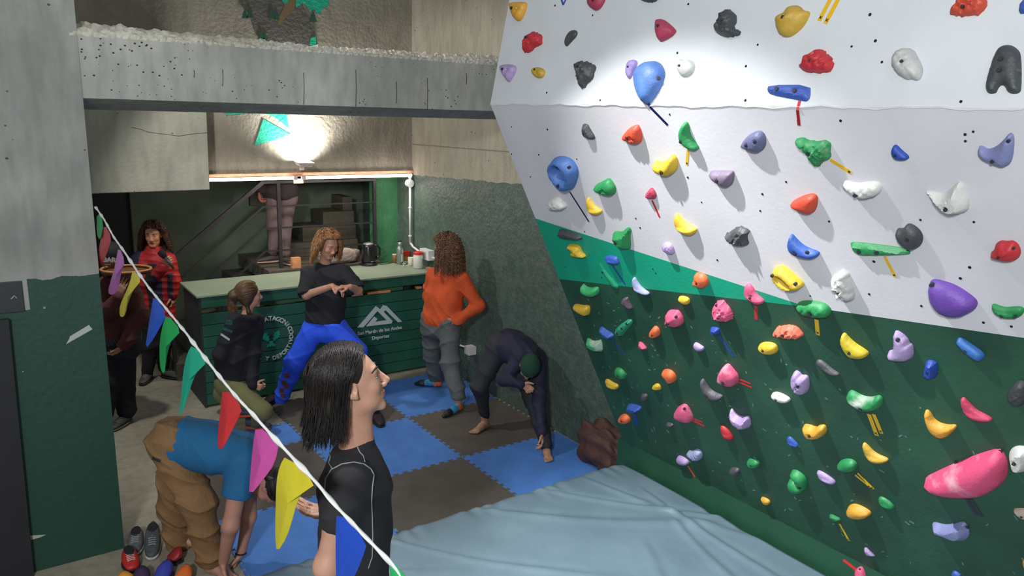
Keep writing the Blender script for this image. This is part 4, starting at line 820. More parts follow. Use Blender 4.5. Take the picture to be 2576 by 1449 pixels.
M_rail = mat('rail_dark_steel', '3b3a3c', .4, metal=.4)
ra = empty('stair_railing', (-.4, 2.2, LZ), label='dark steel stair railing with four bars on square posts', cat='railing')
yr = 2.2
for i, z in enumerate((2.05, 1.79, 1.55, 1.30)):
    t = .034 if i == 0 else .02
    mb = MB(); mb.bar((-.61, yr, z), (.70, yr, z), t, t*.8); obj('rail', mb, M_rail, ra)
    x1 = -1.62 if i == 0 else max(-1.55, -.61-(z-.95)/.80)
    if i: x1 = -.61-(z-1.0)/.80
    mb = MB(); mb.bar((-.605, yr, z+.004), (x1, yr, z-(-.61-x1)*.80), t*1.2, t*1.2 if i == 0 else t); obj('sloping_rail', mb, M_rail, ra)
for x, z1 in ((-.44, 2.05), (.69, 2.07), (-1.60, 1.28)):
    mb = MB(); mb.box(x-.018, yr-.018, LZ if x > -1 else .2, x+.018, yr+.018, z1); obj('post', mb, M_rail, ra)
p = atY(745, 668, 2.13)
obj('wood_offcut', MB().box(p[0]-.05, 2.11, LZ+.001, p[0]+.05, 2.17, LZ+.12), M_wood, bevel=.002, label='small raw orange wooden block on the landing edge', cat='wood block')
gr = MB(); nxx = 16
for i in range(nxx):
    for j in range(5): pass
def lump(name, c, r3, m, amp=.12, seed=1, parent=None, seg=20, ring=14, pw=.6, **k):
    v = []; f = []
    for i in range(ring+1):
        th = math.pi*i/ring
        for j in range(seg):
            ph_ = 2*math.pi*j/seg; d = np.array([math.sin(th)*math.cos(ph_), math.sin(th)*math.sin(ph_), math.cos(th)])
            d = np.sign(d)*np.abs(d)**pw
            n_ = 1+amp*(math.sin(d[0]*5+seed)*math.cos(d[1]*6+seed*2)+.5*math.sin(d[2]*9+d[0]*7+seed))
            v.append((c[0]+r3[0]*d[0]*n_, c[1]+r3[1]*d[1]*n_, max(c[2]+r3[2]*d[2]*n_, c[2]-r3[2]*.98)))
    for i in range(ring):
        for j in range(seg): f.append((i*seg+j, i*seg+(j+1) % seg, (i+1)*seg+(j+1) % seg, (i+1)*seg+j))
    me = mesh_from(name, v, f, m, smooth=True); return link(name, me, parent, **k)
p = atY(850, 655, 2.2); lump('stone_block', (p[0], 2.17, LZ+.085), (.24, .07, .085), mat('pale_stone', '9d9188', .9, .2, 20, .5, 40), .10, 3, label='rough pale stone slab on the landing behind the kettle', cat='stone')

# ------------------------------------------------------------------ sack in the corner
sk_ = lump('canvas_sack', (.865, -1.79, .20), (.125, .25, .195), mat('brown_canvas', '4b3028', .75, .2, 9, .9, 14), .16, 4.2, seg=44, ring=30, pw=.75, label='crumpled dark brown sack stuffed in the corner by the climbing wall', cat='sack')
# ------------------------------------------------------------------ dark board leaning on the pillar, tape and plate
db = MB(); a_ = atY(12, 770, -1.03); b_ = atY(88, 1449, -1.03)
db.slab([(-3.6, -1.012, 0), (b_[0]-.004, -1.012, 0), (b_[0]+.0, -1.012, .3), (a_[0]+.01, -1.012, 1.62), (-3.6, -1.012, 1.62)], (0, -.035, 0))
obj('dark_board', db, mat('board_black', '1d1e24', .65, .15, 6), label='tall black board leaning against the left concrete pillar', cat='board')
q = atY(22, 748, -1.005)
sg = empty('pillar_plate', q, label='square dark plate with a pale mark on the left pillar', cat='plate')
obj('plate', MB().box(q[0]-.10, -1.012, q[2]-.09, q[0]+.07, -1.001, q[2]+.09), mat('plate_dark', '2b2f33', .5), sg, bevel=.003)
obj('mark', MB().tube([atY(28, 752, -1.014), atY(36, 744, -1.014), atY(42, 750, -1.014)], .004, 5), mat('mark_pale', '8c9691', .5), sg)
t_ = MB().slab([atY(x, y, -1.001) for x, y in ((166, 866), (174, 852), (176, 846), (224, 817), (227, 822), (233, 828), (180, 858))], (0, -.0015, 0))
obj('tape_piece', t_, mat('masking_tape', 'a9b2a8', .6), label='strip of pale masking tape stuck on the green part of the pillar', cat='tape')
t_ = MB().slab([atY(x, y, -1.001) for x, y in ((76, 1347), (116, 1345), (100, 1352), (78, 1358))], (0, -.0015, 0))
obj('tape_piece', t_, mat('masking_tape', 'a9b2a8'), label='torn scrap of pale tape near the pillar foot', cat='tape')

# ------------------------------------------------------------------ shoes on the floor
def shoe(name, heel, toe, m_up, m_sole, parent=None, hgt=.095, wd=.048, lace=None, tall=0, low=0, **k):
    """low shoe: sole + upper lofted along heel->toe, opening collar and laces"""
    heel = np.array(heel, float); toe = np.array(toe, float); d = toe-heel; L = np.linalg.norm(d); d = d/L; s = np.cross(d, [0, 0, 1.]); s /= np.linalg.norm(s); u = np.cross(s, d)
    if u[2] < 0: u = -u
    e = empty(name, heel+d*L/2, **k)
    if parent is not None: e.location = Vector(heel+d*L/2)-parent_world(parent).translation; e.parent = parent
    n = 14; seg = 14
    def ring(t, wsc, hh, z0): 
        w_ = wd*wsc*(.78+.30*math.sin(math.pi*min(1, t*1.05))-.05)*(1 if .06 < t < .93 else .62)
        return [heel+d*(t*L)+s*(w_*math.cos(a))+u*(z0+hh*(.5+.5*math.sin(a))) for a in np.linspace(0, 2*math.pi, seg, endpoint=False)]
    def loft(name, fn, m):
        mb = MB(); R_ = [fn(t) for t in np.linspace(0, 1, n)]; o = 0
        for r_ in R_: mb.v += [tuple(p) for p in r_]
        for i in range(n-1):
            for j in range(seg): mb.f.append((i*seg+j, i*seg+(j+1) % seg, (i+1)*seg+(j+1) % seg, (i+1)*seg+j)); mb.mi.append(0)
        mb.f += [tuple(range(seg)), tuple((n-1)*seg+j for j in range(seg-1, -1, -1))]; mb.mi += [0, 0]
        return obj(name, mb, m, e, smooth=True)
    loft('sole', lambda t: ring(t, 1.08, .028-.006*low, 0), m_sole)
    loft('upper', lambda t: ring(t, 1.0, (hgt+tall*(t < .4))*(1-.50*max(0, t-.28)/.72)-.02, .018), m_up)
    if not low:
        c = heel+d*L*.24+u*(hgt-.004+tall*.9); mb = MB()
        mb.v = [tuple(c+d*(.062*math.cos(a))+s*(wd*.62*math.sin(a))) for a in np.linspace(0, 2*math.pi, 14, endpoint=False)]+[tuple(c+u*.004+d*(.05*math.cos(a))+s*(wd*.5*math.sin(a))) for a in np.linspace(0, 2*math.pi, 14, endpoint=False)]
        mb.f = [(i, (i+1) % 14, 14+(i+1) % 14, 14+i) for i in range(14)]+[tuple(14+i for i in range(14))]; mb.mi = [0]*15
        obj('opening', mb, mat('shoe_lining', '15161a', .8), e)
    if lace is not None:
        mb = MB()
        for q in range(5):
            t = .42+q*.07; z = hgt*(1-.50*max(0, t-.28)/.72)+.003
            mb.tube([heel+d*(t*L)+s*(-.022)+u*(z-.008), heel+d*(t*L+.006)+u*(z), heel+d*(t*L)+s*.022+u*(z-.008)], .003, 5)
        obj('laces', mb, lace, e)
    return e
M_ws = mat('sole_white', 'b9b9b2', .6); M_lg = mat('lace_grey', '8a8f90', .7); M_sg = mat('shoe_grey', '54585c', .7, .2, 30)
F_ = lambda x, y: atZ(x, y, .001)
SG_ = dict(cat='shoe', group='shoes left on the floor by the pillar')
shoe('trainer', F_(346, 1356), F_(338, 1400), M_sg, M_ws, lace=M_lg, label='grey trainer with a white sole lying by the pillar foot', **SG_)
shoe('trainer', F_(388, 1352), F_(382, 1410), mat('shoe_graphite', '45484c', .7, .2, 30), M_ws, lace=M_lg, tall=.03, label='grey lace-up high shoe standing right of the grey trainer', **SG_)
M_rd = mat('shoe_red', 'b3231f', .5)
shoe('climbing_shoe', F_(324, 1408), F_(336, 1442), M_rd, mat('sole_black', '191a1c', .6), lace=M_ws, label='red climbing shoe beside the pillar edge', **SG_)
shoe('climbing_shoe', F_(362, 1456), F_(350, 1488), mat('shoe_plum', '3c2a4e', .5), M_rd, low=1, label='plum climbing slipper with red trim at the bottom edge', **SG_)
shoe('climbing_shoe', F_(424, 1440), F_(398, 1482), mat('shoe_blue', '3a46a8', .45), mat('sole_navy', '15224a', .6), low=1, label='blue climbing shoe under the grey high shoe', **SG_)
shoe('climbing_shoe', F_(458, 1408), F_(424, 1420), mat('shoe_crimson', '8d1f26', .5), mat('sole_black', '191a1c'), low=1, label='crimson climbing shoe lying behind the blue one', **SG_)
shoe('climbing_shoe', F_(472, 1452), F_(448, 1500), mat('shoe_orange', 'e07032', .5), mat('sole_black', '191a1c'), low=1, label='orange climbing shoe at the bottom edge', **SG_)
shoe('climbing_shoe', F_(312, 1470), F_(332, 1500), mat('shoe_amber', 'e0952f', .5), mat('sole_black', '191a1c'), low=1, label='amber climbing shoe cut by the bottom left edge', **SG_)
shoe('trainer', F_(318, 985), F_(280, 975), mat('shoe_rust', 'a85028', .6), mat('sole_black', '191a1c'), label='rust orange shoe behind the pillar near the stair foot', cat='shoe')

# ------------------------------------------------------------------ bunting
A3 = atY(243, 520, -1.03); B3 = CAM+px_ray(1035, 1475)*1.70
hn = np.array([B3[1]-A3[1], -(B3[0]-A3[0]), 0.]); hn /= np.linalg.norm(hn); hd_ = hn@A3
def onb(x, y, off=0): return on_plane(x, y, hn, hd_+off)
cordpx = [(240, 520), (262, 552), (286, 596), (312, 632), (345, 682), (378, 728), (425, 785), (470, 840), (500, 880), (545, 938), (590, 993), (634, 1040), (690, 1102), (740, 1155), (795, 1213), (850, 1278), (905, 1335), (950, 1382), (1000, 1434), (1035, 1475)]
cp = [onb(x, y) for x, y in cordpx]
bu = empty('bunting', cp[0], label='string of coloured pennants on a twisted white band crossing the foreground', cat='bunting')
# densify
dp = []
for i in range(len(cp)-1):
    for k in range(14): dp.append(cp[i]+(cp[i+1]-cp[i])*k/14)
dp.append(cp[-1]); L_ = 0; mb = MB(); prev = None
for i, p in enumerate(dp):
    if i: L_ += np.linalg.norm(dp[i]-dp[i-1])
    d = dp[min(i+1, len(dp)-1)]-dp[max(i-1, 0)]; d /= np.linalg.norm(d)
    x = hn; y = np.cross(d, hn); a = L_*17+1.5*math.sin(L_*3); wv = .0095*(.72+.28*math.sin(L_*34+1)); th = .0028
    e1 = (x*math.cos(a)+y*math.sin(a)); e2 = (-x*math.sin(a)+y*math.cos(a))
    mb.v += [tuple(p+e1*wv*math.cos(q)+e2*(th+.002)*math.sin(q)) for q in np.linspace(0, 2*math.pi, 8, endpoint=False)]
n_ = len(dp)
mb.f = [(i*8+j, i*8+(j+1) % 8, (i+1)*8+(j+1) % 8, (i+1)*8+j) for i in range(n_-1) for j in range(8)]+[tuple(range(8)), tuple((n_-1)*8+j for j in range(7, -1, -1))]; mb.mi = [0]*len(mb.f)
obj('twisted_band', mb, mat('band_white', 'd9dcda', .4), bu, smooth=True)
FL = [('green', '168a4c', [(244, 532), (262, 560), (252, 608), (243, 585)]), ('red', 'b8363c', [(262, 562), (282, 598), (270, 635), (258, 665), (241, 684), (247, 640), (254, 600)]),
 ('pink', 'b569b4', [(299, 620), (315, 657), (304, 690), (299, 720), (293, 736), (280, 743), (272, 736), (276, 715), (287, 680), (293, 650)]),
 ('yellow', 'cfc23e', [(335, 678), (357, 705), (336, 728), (323, 758), (316, 790), (308, 799), (301, 793), (302, 768), (317, 735), (328, 708)]),
 ('blue', '2350b8', [(387, 740), (420, 790), (404, 822), (385, 855), (366, 880), (373, 825), (381, 780)]),
 ('green', '14a050', [(421, 790), (457, 833), (434, 852), (423, 880), (418, 910), (414, 941), (405, 932), (402, 905), (402, 860), (410, 815)]),
 ('teal', '14a585', [(485, 866), (522, 912), (500, 928), (484, 960), (470, 1005), (454, 1047), (452, 1040), (457, 990), (462, 930), (472, 888)]),
 ('red', 'c02a30', [(562, 972), (612, 1025), (596, 1060), (578, 1095), (560, 1131), (547, 1126), (549, 1090), (555, 1030)]),
 ('magenta', 'c04c9a', [(645, 1068), (703, 1113), (692, 1165), (668, 1200), (627, 1250), (630, 1195), (637, 1120)]),
 ('yellow', 'cdc22a', [(720, 1145), (797, 1218), (765, 1232), (748, 1262), (735, 1310), (722, 1352), (697, 1391), (693, 1350), (694, 1290), (696, 1210), (705, 1170)]),
 ('blue', '1446b4', [(848, 1280), (925, 1362), (910, 1410), (890, 1455), (850, 1530), (846, 1449), (845, 1350)]),
 ('green', '1aa556', [(982, 1405), (1030, 1462), (1010, 1520), (990, 1540), (983, 1470)])]
for nm, c, P in FL:
    m = mat('pennant_'+nm+c, c, .42, .04, 9, .06, 22)
    Q = smooth_poly(np.array(P, float), 1); mid = Q.mean(0)
    mb = MB(); W3 = []
    for x, y in Q:
        t = (y-Q[:, 1].min())/(np.ptp(Q[:, 1])); W3.append(onb(x, y, .018*math.sin(t*3.0+mid[0])*t))
    c3 = onb(*mid, .012); n_ = len(W3); mb.v = [tuple(p) for p in W3]+[tuple(c3)]+[tuple(p+hn*.0012) for p in W3]+[tuple(c3+hn*.0012)]
    for k in range(n_):
        k2 = (k+1) % n_; mb.f += [(k, k2, n_), (n_+1+k2, n_+1+k, 2*n_+1), (k, n_+1+k, n_+1+k2, k2)]; mb.mi += [0]*3
    obj('pennant', mb, m, bu, label=nm+' plastic pennant')
# ================================================================== PEOPLE
def V3(*a): return np.array(a, float)
def unit(v): v = np.asarray(v, float); return v/np.linalg.norm(v)
class Sdf:
    """smooth union of tapered capsules and ellipsoids, meshed with surface nets"""
    def __init__(s, vox): s.h = vox; s.p = []; s.cuts = []; s.wr = None
    def cap(s, a, b, ra, rb=None, k=.02, sub=False, flat=False):
        a = np.asarray(a, float); b = np.asarray(b, float); rb = ra if rb is None else rb
        s.p.append((0, a, b, ra, rb, k, sub, flat)); return s
    def path(s, pts, rs, k=.02):
        for i in range(len(pts)-1): s.cap(pts[i], pts[i+1], rs[i], rs[i+1], k)
        return s
    def ell(s, c, r, ax=None, k=.02, sub=False):
        ax = np.eye(3) if ax is None else np.array(ax, float); s.p.append((1, np.asarray(c, float), np.asarray(r, float), ax, 0, k, sub)); return s
    def cut(s, p, n, R=9): s.cuts.append((np.asarray(p, float), unit(n), R)); return s
    def box_of(s, q):
        if q[0] == 0:
            m = np.maximum(q[3], q[4]); return np.minimum(q[1], q[2])-m, np.maximum(q[1], q[2])+m
        m = max(q[2]); return q[1]-m, q[1]+m
    def mesh(s, name, mats, tagf=None):
        lo = np.min([s.box_of(q)[0] for q in s.p if not q[6]], 0)-3*s.h; hi = np.max([s.box_of(q)[1] for q in s.p if not q[6]], 0)+3*s.h
        n = np.ceil((hi-lo)/s.h).astype(int)+1; f = np.full(n, .2, np.float32)
        ax = [lo[i]+s.h*np.arange(n[i]) for i in range(3)]
        for q in s.p:
            a, b = s.box_of(q); k = q[5]; m = k+3*s.h
            i0 = np.maximum(((a-m-lo)/s.h).astype(int), 0); i1 = np.minimum(((b+m-lo)/s.h).astype(int)+2, n)
            if (i1 <= i0).any(): continue
            X = ax[0][i0[0]:i1[0], None, None]; Y = ax[1][None, i0[1]:i1[1], None]; Z = ax[2][None, None, i0[2]:i1[2]]
            if q[0] == 0:
                A, B, ra, rb = q[1:5]; d = B-A; L2 = max(d@d, 1e-10)
                t = np.clip(((X-A[0])*d[0]+(Y-A[1])*d[1]+(Z-A[2])*d[2])/L2, 0, 1)
                v = np.sqrt((X-A[0]-t*d[0])**2+(Y-A[1]-t*d[1])**2+(Z-A[2]-t*d[2])**2)-(ra+(rb-ra)*t)
                if q[7]: v = np.maximum(v, ((X-B[0])*d[0]+(Y-B[1])*d[1]+(Z-B[2])*d[2])/math.sqrt(L2))
            else:
                c, r, R_ = q[1:4]; u = [((X-c[0])*R_[j][0]+(Y-c[1])*R_[j][1]+(Z-c[2])*R_[j][2]) for j in range(3)]
                k0 = np.sqrt(sum((u[j]/r[j])**2 for j in range(3))); k1 = np.sqrt(sum((u[j]/r[j]**2)**2 for j in range(3)))
                v = k0*(k0-1)/np.maximum(k1, 1e-9)
            sl = (slice(i0[0], i1[0]), slice(i0[1], i1[1]), slice(i0[2], i1[2])); o = f[sl]
            if q[6]:
                h = np.clip(.5-.5*(o+v)/k, 0, 1); f[sl] = o*(1-h)-v*h+k*h*(1-h)
            else:
                h = np.clip(.5+.5*(v-o)/k, 0, 1); f[sl] = v+(o-v)*h-k*h*(1-h)
        if s.cuts or s.wr:
            X = ax[0][:, None, None]; Y = ax[1][None, :, None]; Z = ax[2][None, None, :]
            if s.wr: f += s.wr(X, Y, Z).astype(np.float32)*(np.abs(f) < .06)
            for p, nn, R in s.cuts:
                v = (X-p[0])*nn[0]+(Y-p[1])*nn[1]+(Z-p[2])*nn[2]; 
                near = ((X-p[0])**2+(Y-p[1])**2+(Z-p[2])**2) < R*R
                f = np.where(near, np.maximum(f, v), f)
        v, q = surfnet(f, lo, s.h)
        me = bpy.data.meshes.new(name); me.vertices.add(len(v)); me.vertices.foreach_set('co', v.astype(np.float32).ravel())
        me.loops.add(q.size); me.loops.foreach_set('vertex_index', q.ravel().astype(np.int32))
        me.polygons.add(len(q)); me.polygons.foreach_set('loop_start', np.arange(0, q.size, 4, dtype=np.int32))
        me.polygons.foreach_set('loop_total', np.full(len(q), 4, np.int32))
        for m in (mats if isinstance(mats, list) else [mats]): me.materials.append(m)
        if tagf: me.polygons.foreach_set('material_index', tagf(v[q].mean(1)).astype(np.int32))
        me.polygons.foreach_set('use_smooth', np.ones(len(q), bool)); me.update(calc_edges=True); me.validate()
        return me
def surfnet(f, lo, h):
    s = f < 0; n = np.array(f.shape); c = [(i, j, k) for i in (0, 1) for j in (0, 1) for k in (0, 1)]
    cnt = np.zeros(n-1, np.int8)
    for i, j, k in c: cnt += s[i:n[0]-1+i, j:n[1]-1+j, k:n[2]-1+k]
    act = (cnt > 0) & (cnt < 8); idx = np.argwhere(act)
    F = np.stack([f[idx[:, 0]+i, idx[:, 1]+j, idx[:, 2]+k] for i, j, k in c], 1)
    P = np.zeros((len(idx), 3)); N = np.zeros(len(idx)); C = np.array(c, float)
    for a in range(8):
        for b in range(a+1, 8):
            if np.abs(C[a]-C[b]).sum() != 1: continue
            x = (F[:, a] < 0) != (F[:, b] < 0); t = np.where(x, F[:, a]/np.where(x, F[:, a]-F[:, b], 1), 0)
            P += np.where(x[:, None], C[a]+(C[b]-C[a])*t[:, None], 0); N += x
    V = lo+(idx+P/N[:, None])*h
    vid = np.full(n-1, -1, np.int32); vid[tuple(idx.T)] = np.arange(len(idx)); Q = []
    for ax in range(3):
        o = [slice(1, -1)]*3; o[ax] = slice(0, -1)
        a = s[tuple(slice(0, -1) if q == ax else slice(1, -1) for q in range(3))]; b = s[tuple(slice(1, None) if q == ax else slice(1, -1) for q in range(3))]
        e = np.argwhere(a != b)
        if not len(e): continue
        flip = a[tuple(e.T)]; e = e.copy(); u, v = [(1, 2), (2, 0), (0, 1)][ax]
        for q in (u, v): e[:, q] += 1
        def g(du, dv):
            z = e.copy(); z[:, u] -= du; z[:, v] -= dv; return vid[tuple(z.T)]
        q4 = np.stack([g(1, 1), g(0, 1), g(0, 0), g(1, 0)], 1); q4[~flip] = q4[~flip][:, ::-1]; Q.append(q4)
    Q = np.vstack(Q); return V, Q[(Q >= 0).all(1)]

def wrinkle(amp, fr, seed=0, dirv=(0.2, 0.3, 1)):
    d = unit(dirv); amp = amp*(3.2 if fr < 50 else 1)
    def w_(X, Y, Z):
        u = X*d[0]+Y*d[1]+Z*d[2]; m = .5+.5*np.sin(X*9+seed*1.7)*np.cos(Y*8+Z*6+seed)
        a = u*fr+2.0*np.sin(X*fr*.30+seed)+1.7*np.sin(Y*fr*.33+seed*2); b = (X-Y)*fr*.45+u*fr*.75+1.5*np.sin(Z*fr*.3+seed)
        return -amp*((1-np.abs(np.sin(a*.5)))**2.2*(.35+m)+.55*(1-np.abs(np.sin(b*.5)))**2.5*(1.2-m)-.25)
    return w_
def hand2(S_, W, D, N, T, s=1.0, curl=.35, spread=1, thumb=1):
    D = unit(D); T = unit(np.asarray(T, float)-D*np.dot(T, D)); Nn = np.asarray(N, float); Nn = unit(Nn-D*np.dot(Nn, D)-T*np.dot(Nn, T))
    fl = ((.040, .026, .020), (.044, .029, .021), (.041, .027, .020), (.033, .021, .018))
    for q, (o, ln) in enumerate(((.030, .082), (.010, .086), (-.010, .082), (-.028, .074))):
        kp = W+D*ln*s+T*o*s*spread; S_.cap(W+D*.012*s+T*o*.55*s, kp, .0135*s, .0110*s, .012)
        d = unit(D+T*(.10, .03, -.04, -.12)[q]*spread); n_ = unit(Nn-d*np.dot(Nn, d)); p = kp; c = curl*(1+.12*q)
        for j in range(3):
            a = c*(.8, 1.1, .8)[j]; d, n_ = d*math.cos(a)+n_*math.sin(a), -d*math.sin(a)+n_*math.cos(a)
            r0 = (.0095, .0086, .0078)[j]*s*(.88 if q == 3 else 1); p2 = p+d*fl[q][j]*s; S_.cap(p, p2, r0, r0*.9, .005); p = p2
    p = W+D*.020*s+T*.020*s; d = unit(D*.62+T*.75*thumb+Nn*.3)
    for j, (l, r0) in enumerate(((.038, .0145), (.032, .0115), (.026, .0098))):
        p2 = p+d*l*s; S_.cap(p, p2, r0*s, r0*.86*s, .008); p = p2; d = unit(d+D*.35+Nn*.4*curl)
def head_frame(c, F, U, s):
    F = unit(F); U = unit(np.asarray(U, float)-F*np.dot(U, F)); Sx = np.cross(F, U)
    return lambda x, y, z: np.asarray(c)+Sx*x*s+F*y*s+U*z*s, np.array([Sx, F, U])
def head(S_, c, F, U, s=1.0, nose=1.0, k=.014):
    L, ax = head_frame(c, F, U, s)
    S_.ell(L(0, -.012, .030), (.074*s, .094*s, .088*s), ax, .02)
    S_.ell(L(0, .034, -.020), (.060*s, .062*s, .088*s), ax, .03)
    S_.ell(L(0, .038, -.072), (.050*s, .050*s, .036*s), ax, .03)
    S_.cap(L(-.010, .082, -.100), L(.010, .082, -.100), .0155*s, None, .022)
    S_.cap(L(-.030, .079, .026), L(.030, .079, .026), .0125*s, None, .014)
    for x in (-1, 1):
        S_.ell(L(x*.036, .068, -.024), (.022*s, .020*s, .022*s), ax, .02)
        S_.ell(L(x*.031, .100, .006), (.015*s, .0135*s, .0095*s), ax, .010, True)
        S_.cap(L(x*.0115, .100, -.034), L(x*.010, .106, -.034), .0085*s, None, .007)
        S_.ell(L(x*.075, -.004, -.006), (.0085*s, .019*s, .031*s), ax, .008)
        S_.ell(L(x*.079, .000, -.004), (.005*s, .010*s, .016*s), ax, .005, True)
        S_.cap(L(x*.072, .004, -.028), L(x*.072, .006, -.034), .007*s, None, .006)
    S_.cap(L(0, .090, .016), L(0, (.106+.008*nose), -.024), .0075*s, .0105*s, .012)
    S_.cap(L(-.019, .091, -.0565), L(.019, .091, -.0565), .0055*s, None, .006).cap(L(-.008, .099, -.0560), L(.008, .099, -.0560), .0055*s, None, .006)
    S_.cap(L(-.016, .090, -.0670), L(.016, .090, -.0670), .0062*s, None, .006).cap(L(-.006, .0965, -.0670), L(.006, .0965, -.0670), .0062*s, None, .006)
    S_.cap(L(-.026, .094, -.0615), L(.026, .094, -.0615), .0016*s, None, .004, True)
    return L, ax
def face_tag(L, s):
    lc = L(0, .098, -.0615)
    def t(P): return (np.linalg.norm((P-lc)/np.array([1, 1, 1]), axis=1) < .0215*s)*(np.abs((P-lc)@unit(L(0, 0, 1)-L(0, 0, 0))) < .0098*s)
    return t
def eyes(parent, L, ax, s, brow_col, closed=False, iris='4a3322'):
    for x in (-1, 1):
        c = L(x*.031, .0755, .006); r = .0118*s; v = []; f = []; nseg = 16
        look = ax[1]; e1 = ax[0]; e2 = ax[2]
        mb = MB()
        rings = [(0, .0), (.22, 0), (.52, 0), (1.0, 0), (1.6, 0)]
        o = 0; mb.v.append(tuple(c+look*r)); prev = None
        for k_, th in enumerate((.16, .42, .46, .95, 1.5)):
            for j in range(nseg):
                a = 2*math.pi*j/nseg; mb.v.append(tuple(c+look*r*math.cos(th)+(e1*math.cos(a)+e2*math.sin(a))*r*math.sin(th)))
        for j in range(nseg): mb.f.append((0, 1+j, 1+(j+1) % nseg)); mb.mi.append(0)
        for k_ in range(4):
            for j in range(nseg):
                a = 1+k_*nseg; mb.f.append((a+j, a+nseg+j, a+nseg+(j+1) % nseg, a+(j+1) % nseg)); mb.mi.append((1, 1, 2, 2)[k_])
        obj('eye', mb, [mat('pupil', '0c0a09', .2), mat('iris_'+iris, iris, .3), mat('eye_white', 'd8d2cc', .3)], parent, smooth=True)
        lid = MB(); R2 = r*1.10
        lo_ = -.15 if closed else .22
        n1, n2 = 8, 10
        for i in range(n1+1):
            el_ = 1.45-(1.45-lo_)*i/n1
            for j in range(n2+1):
                az = -1.25+2.5*j/n2; d = look*math.cos(el_)*math.cos(az)+e1*math.cos(el_)*math.sin(az)+e2*math.sin(el_); lid.v.append(tuple(c+d*R2))
        for i in range(n1):
            for j in range(n2): a = i*(n2+1)+j; lid.f.append((a, a+1, a+n2+2, a+n2+1)); lid.mi.append(0)
        lower = len(lid.v)
        obj('eyelid', lid, parent.data.materials[0], parent, smooth=True)
        lash = MB(); pts = []
        for j in range(n2+1):
            az = -1.15+2.3*j/n2; d = look*math.cos(lo_)*math.cos(az)+e1*math.cos(lo_)*math.sin(az)+e2*math.sin(lo_); pts.append(c+d*R2*1.03)
        lash.tube(pts, .0011*s, 5); obj('eyelash', lash, mat('lash_dark', '1a1210', .8), parent)
        br = MB(); br.tube([L(x*.014, .0925, .029), L(x*.026, .0935, .034), L(x*.040, .084, .033), L(x*.052, .070, .026)], .0034*s, 6, rs=[.003*s, .0042*s, .0034*s, .0015*s])
        obj('eyebrow', br, brow_col, parent, smooth=True)
def strands(name, lines, r, m, parent, seg=4, taper=.5, **k):
    v = []; f = []
    for pts in lines:
        pts = np.asarray(pts); n = len(pts); o = len(v); d = np.gradient(pts, axis=0); d /= np.linalg.norm(d, axis=1)[:, None]+1e-9
        ref = np.cross(d, np.array([.31, .77, .55])); ref /= np.linalg.norm(ref, axis=1)[:, None]+1e-9; y = np.cross(d, ref)
        rr = r*(1-taper*np.linspace(0, 1, n)**2)
        for q in range(seg):
            pass
        for i in range(n):
            for q in range(seg):
                a = 2*math.pi*q/seg; v.append(tuple(pts[i]+ref[i]*rr[i]*math.cos(a)+y[i]*rr[i]*math.sin(a)))
        for i in range(n-1):
            for q in range(seg): f.append((o+i*seg+q, o+i*seg+(q+1) % seg, o+(i+1)*seg+(q+1) % seg, o+(i+1)*seg+q))
    me = mesh_from(name, v, f, m, smooth=True, recalc=False); return link(name, me, parent, **k)
def curls(L, ax, s, length, amp, pitch, n, puff=.02, seed=1, front=.35, npt=26, spread=.12, hair=.30, shag=0):
    """curly locks rooted over the scalp, clinging to the skull and then falling"""
    R_ = np.random.default_rng(seed); out = []; i = 0; G = np.array([0, 0, -1.]); cc = np.asarray(L(0, -.012, .030)); rad = np.array([.078, .098, .092])*s
    def loc(p): q = p-cc; return np.array([q@ax[0], q@ax[1], q@ax[2]])/rad
    def wor(l): return cc+ax[0]*l[0]*rad[0]+ax[1]*l[1]*rad[1]+ax[2]*l[2]*rad[2]
    while len(out) < n and i < n*8:
        i += 1; d = R_.normal(size=3); d /= np.linalg.norm(d)
        if d[2] < -.35 or d[1] > front+.55*d[2] or (d[1] > .2 and d[2] < .75 and abs(d[0]) < .55): continue
        lay = 1+(puff/.09)*R_.uniform(.35, 1.25); ln = length*(.72+.45*R_.random())*(1.0+.25*d[2]); st_ = ln/npt; p = wor(d*lay); pts = []; ph_ = R_.random()*6.28
        nrm = unit(ax[0]*d[0]+ax[1]*d[1]+ax[2]*d[2]); v = unit(G*.6+nrm*.5+ax[0]*np.sign(d[0])*.4)
        for q in range(npt):
            t = q/(npt-1); l = loc(p); m_ = np.linalg.norm(l); nn = unit(ax[0]*l[0]+ax[1]*l[1]+ax[2]*l[2])
            if l[2] > -1.0 and m_ < lay: l = l/m_*lay
            if l[1] > .12 and l[2] < hair:
                k_ = min(1, (hair-l[2])*3); sg = np.sign(d[0]+1e-4); l[0] = sg*max(abs(l[0]), (.90+.12*abs(math.sin(i)))*k_); l[1] = min(l[1], .85-.5*k_)
            p = wor(l); a = ph_+t*ln/pitch*6.28; am = amp*min(1, .25+t*2.5)*(1+.3*math.sin(5*t)); e1 = unit(np.cross(v, nn)+1e-4); e2 = unit(np.cross(e1, v)+1e-4)
            pts.append(p+e1*am*math.cos(a)+e2*(am*math.sin(a)+am*.5))
            out_ = unit(nn-G*np.dot(nn, G)+1e-6); v = unit(v*.65+G*.45+out_*spread*(1-t*.6)); p = p+v*st_
        out.append(pts)
    return out
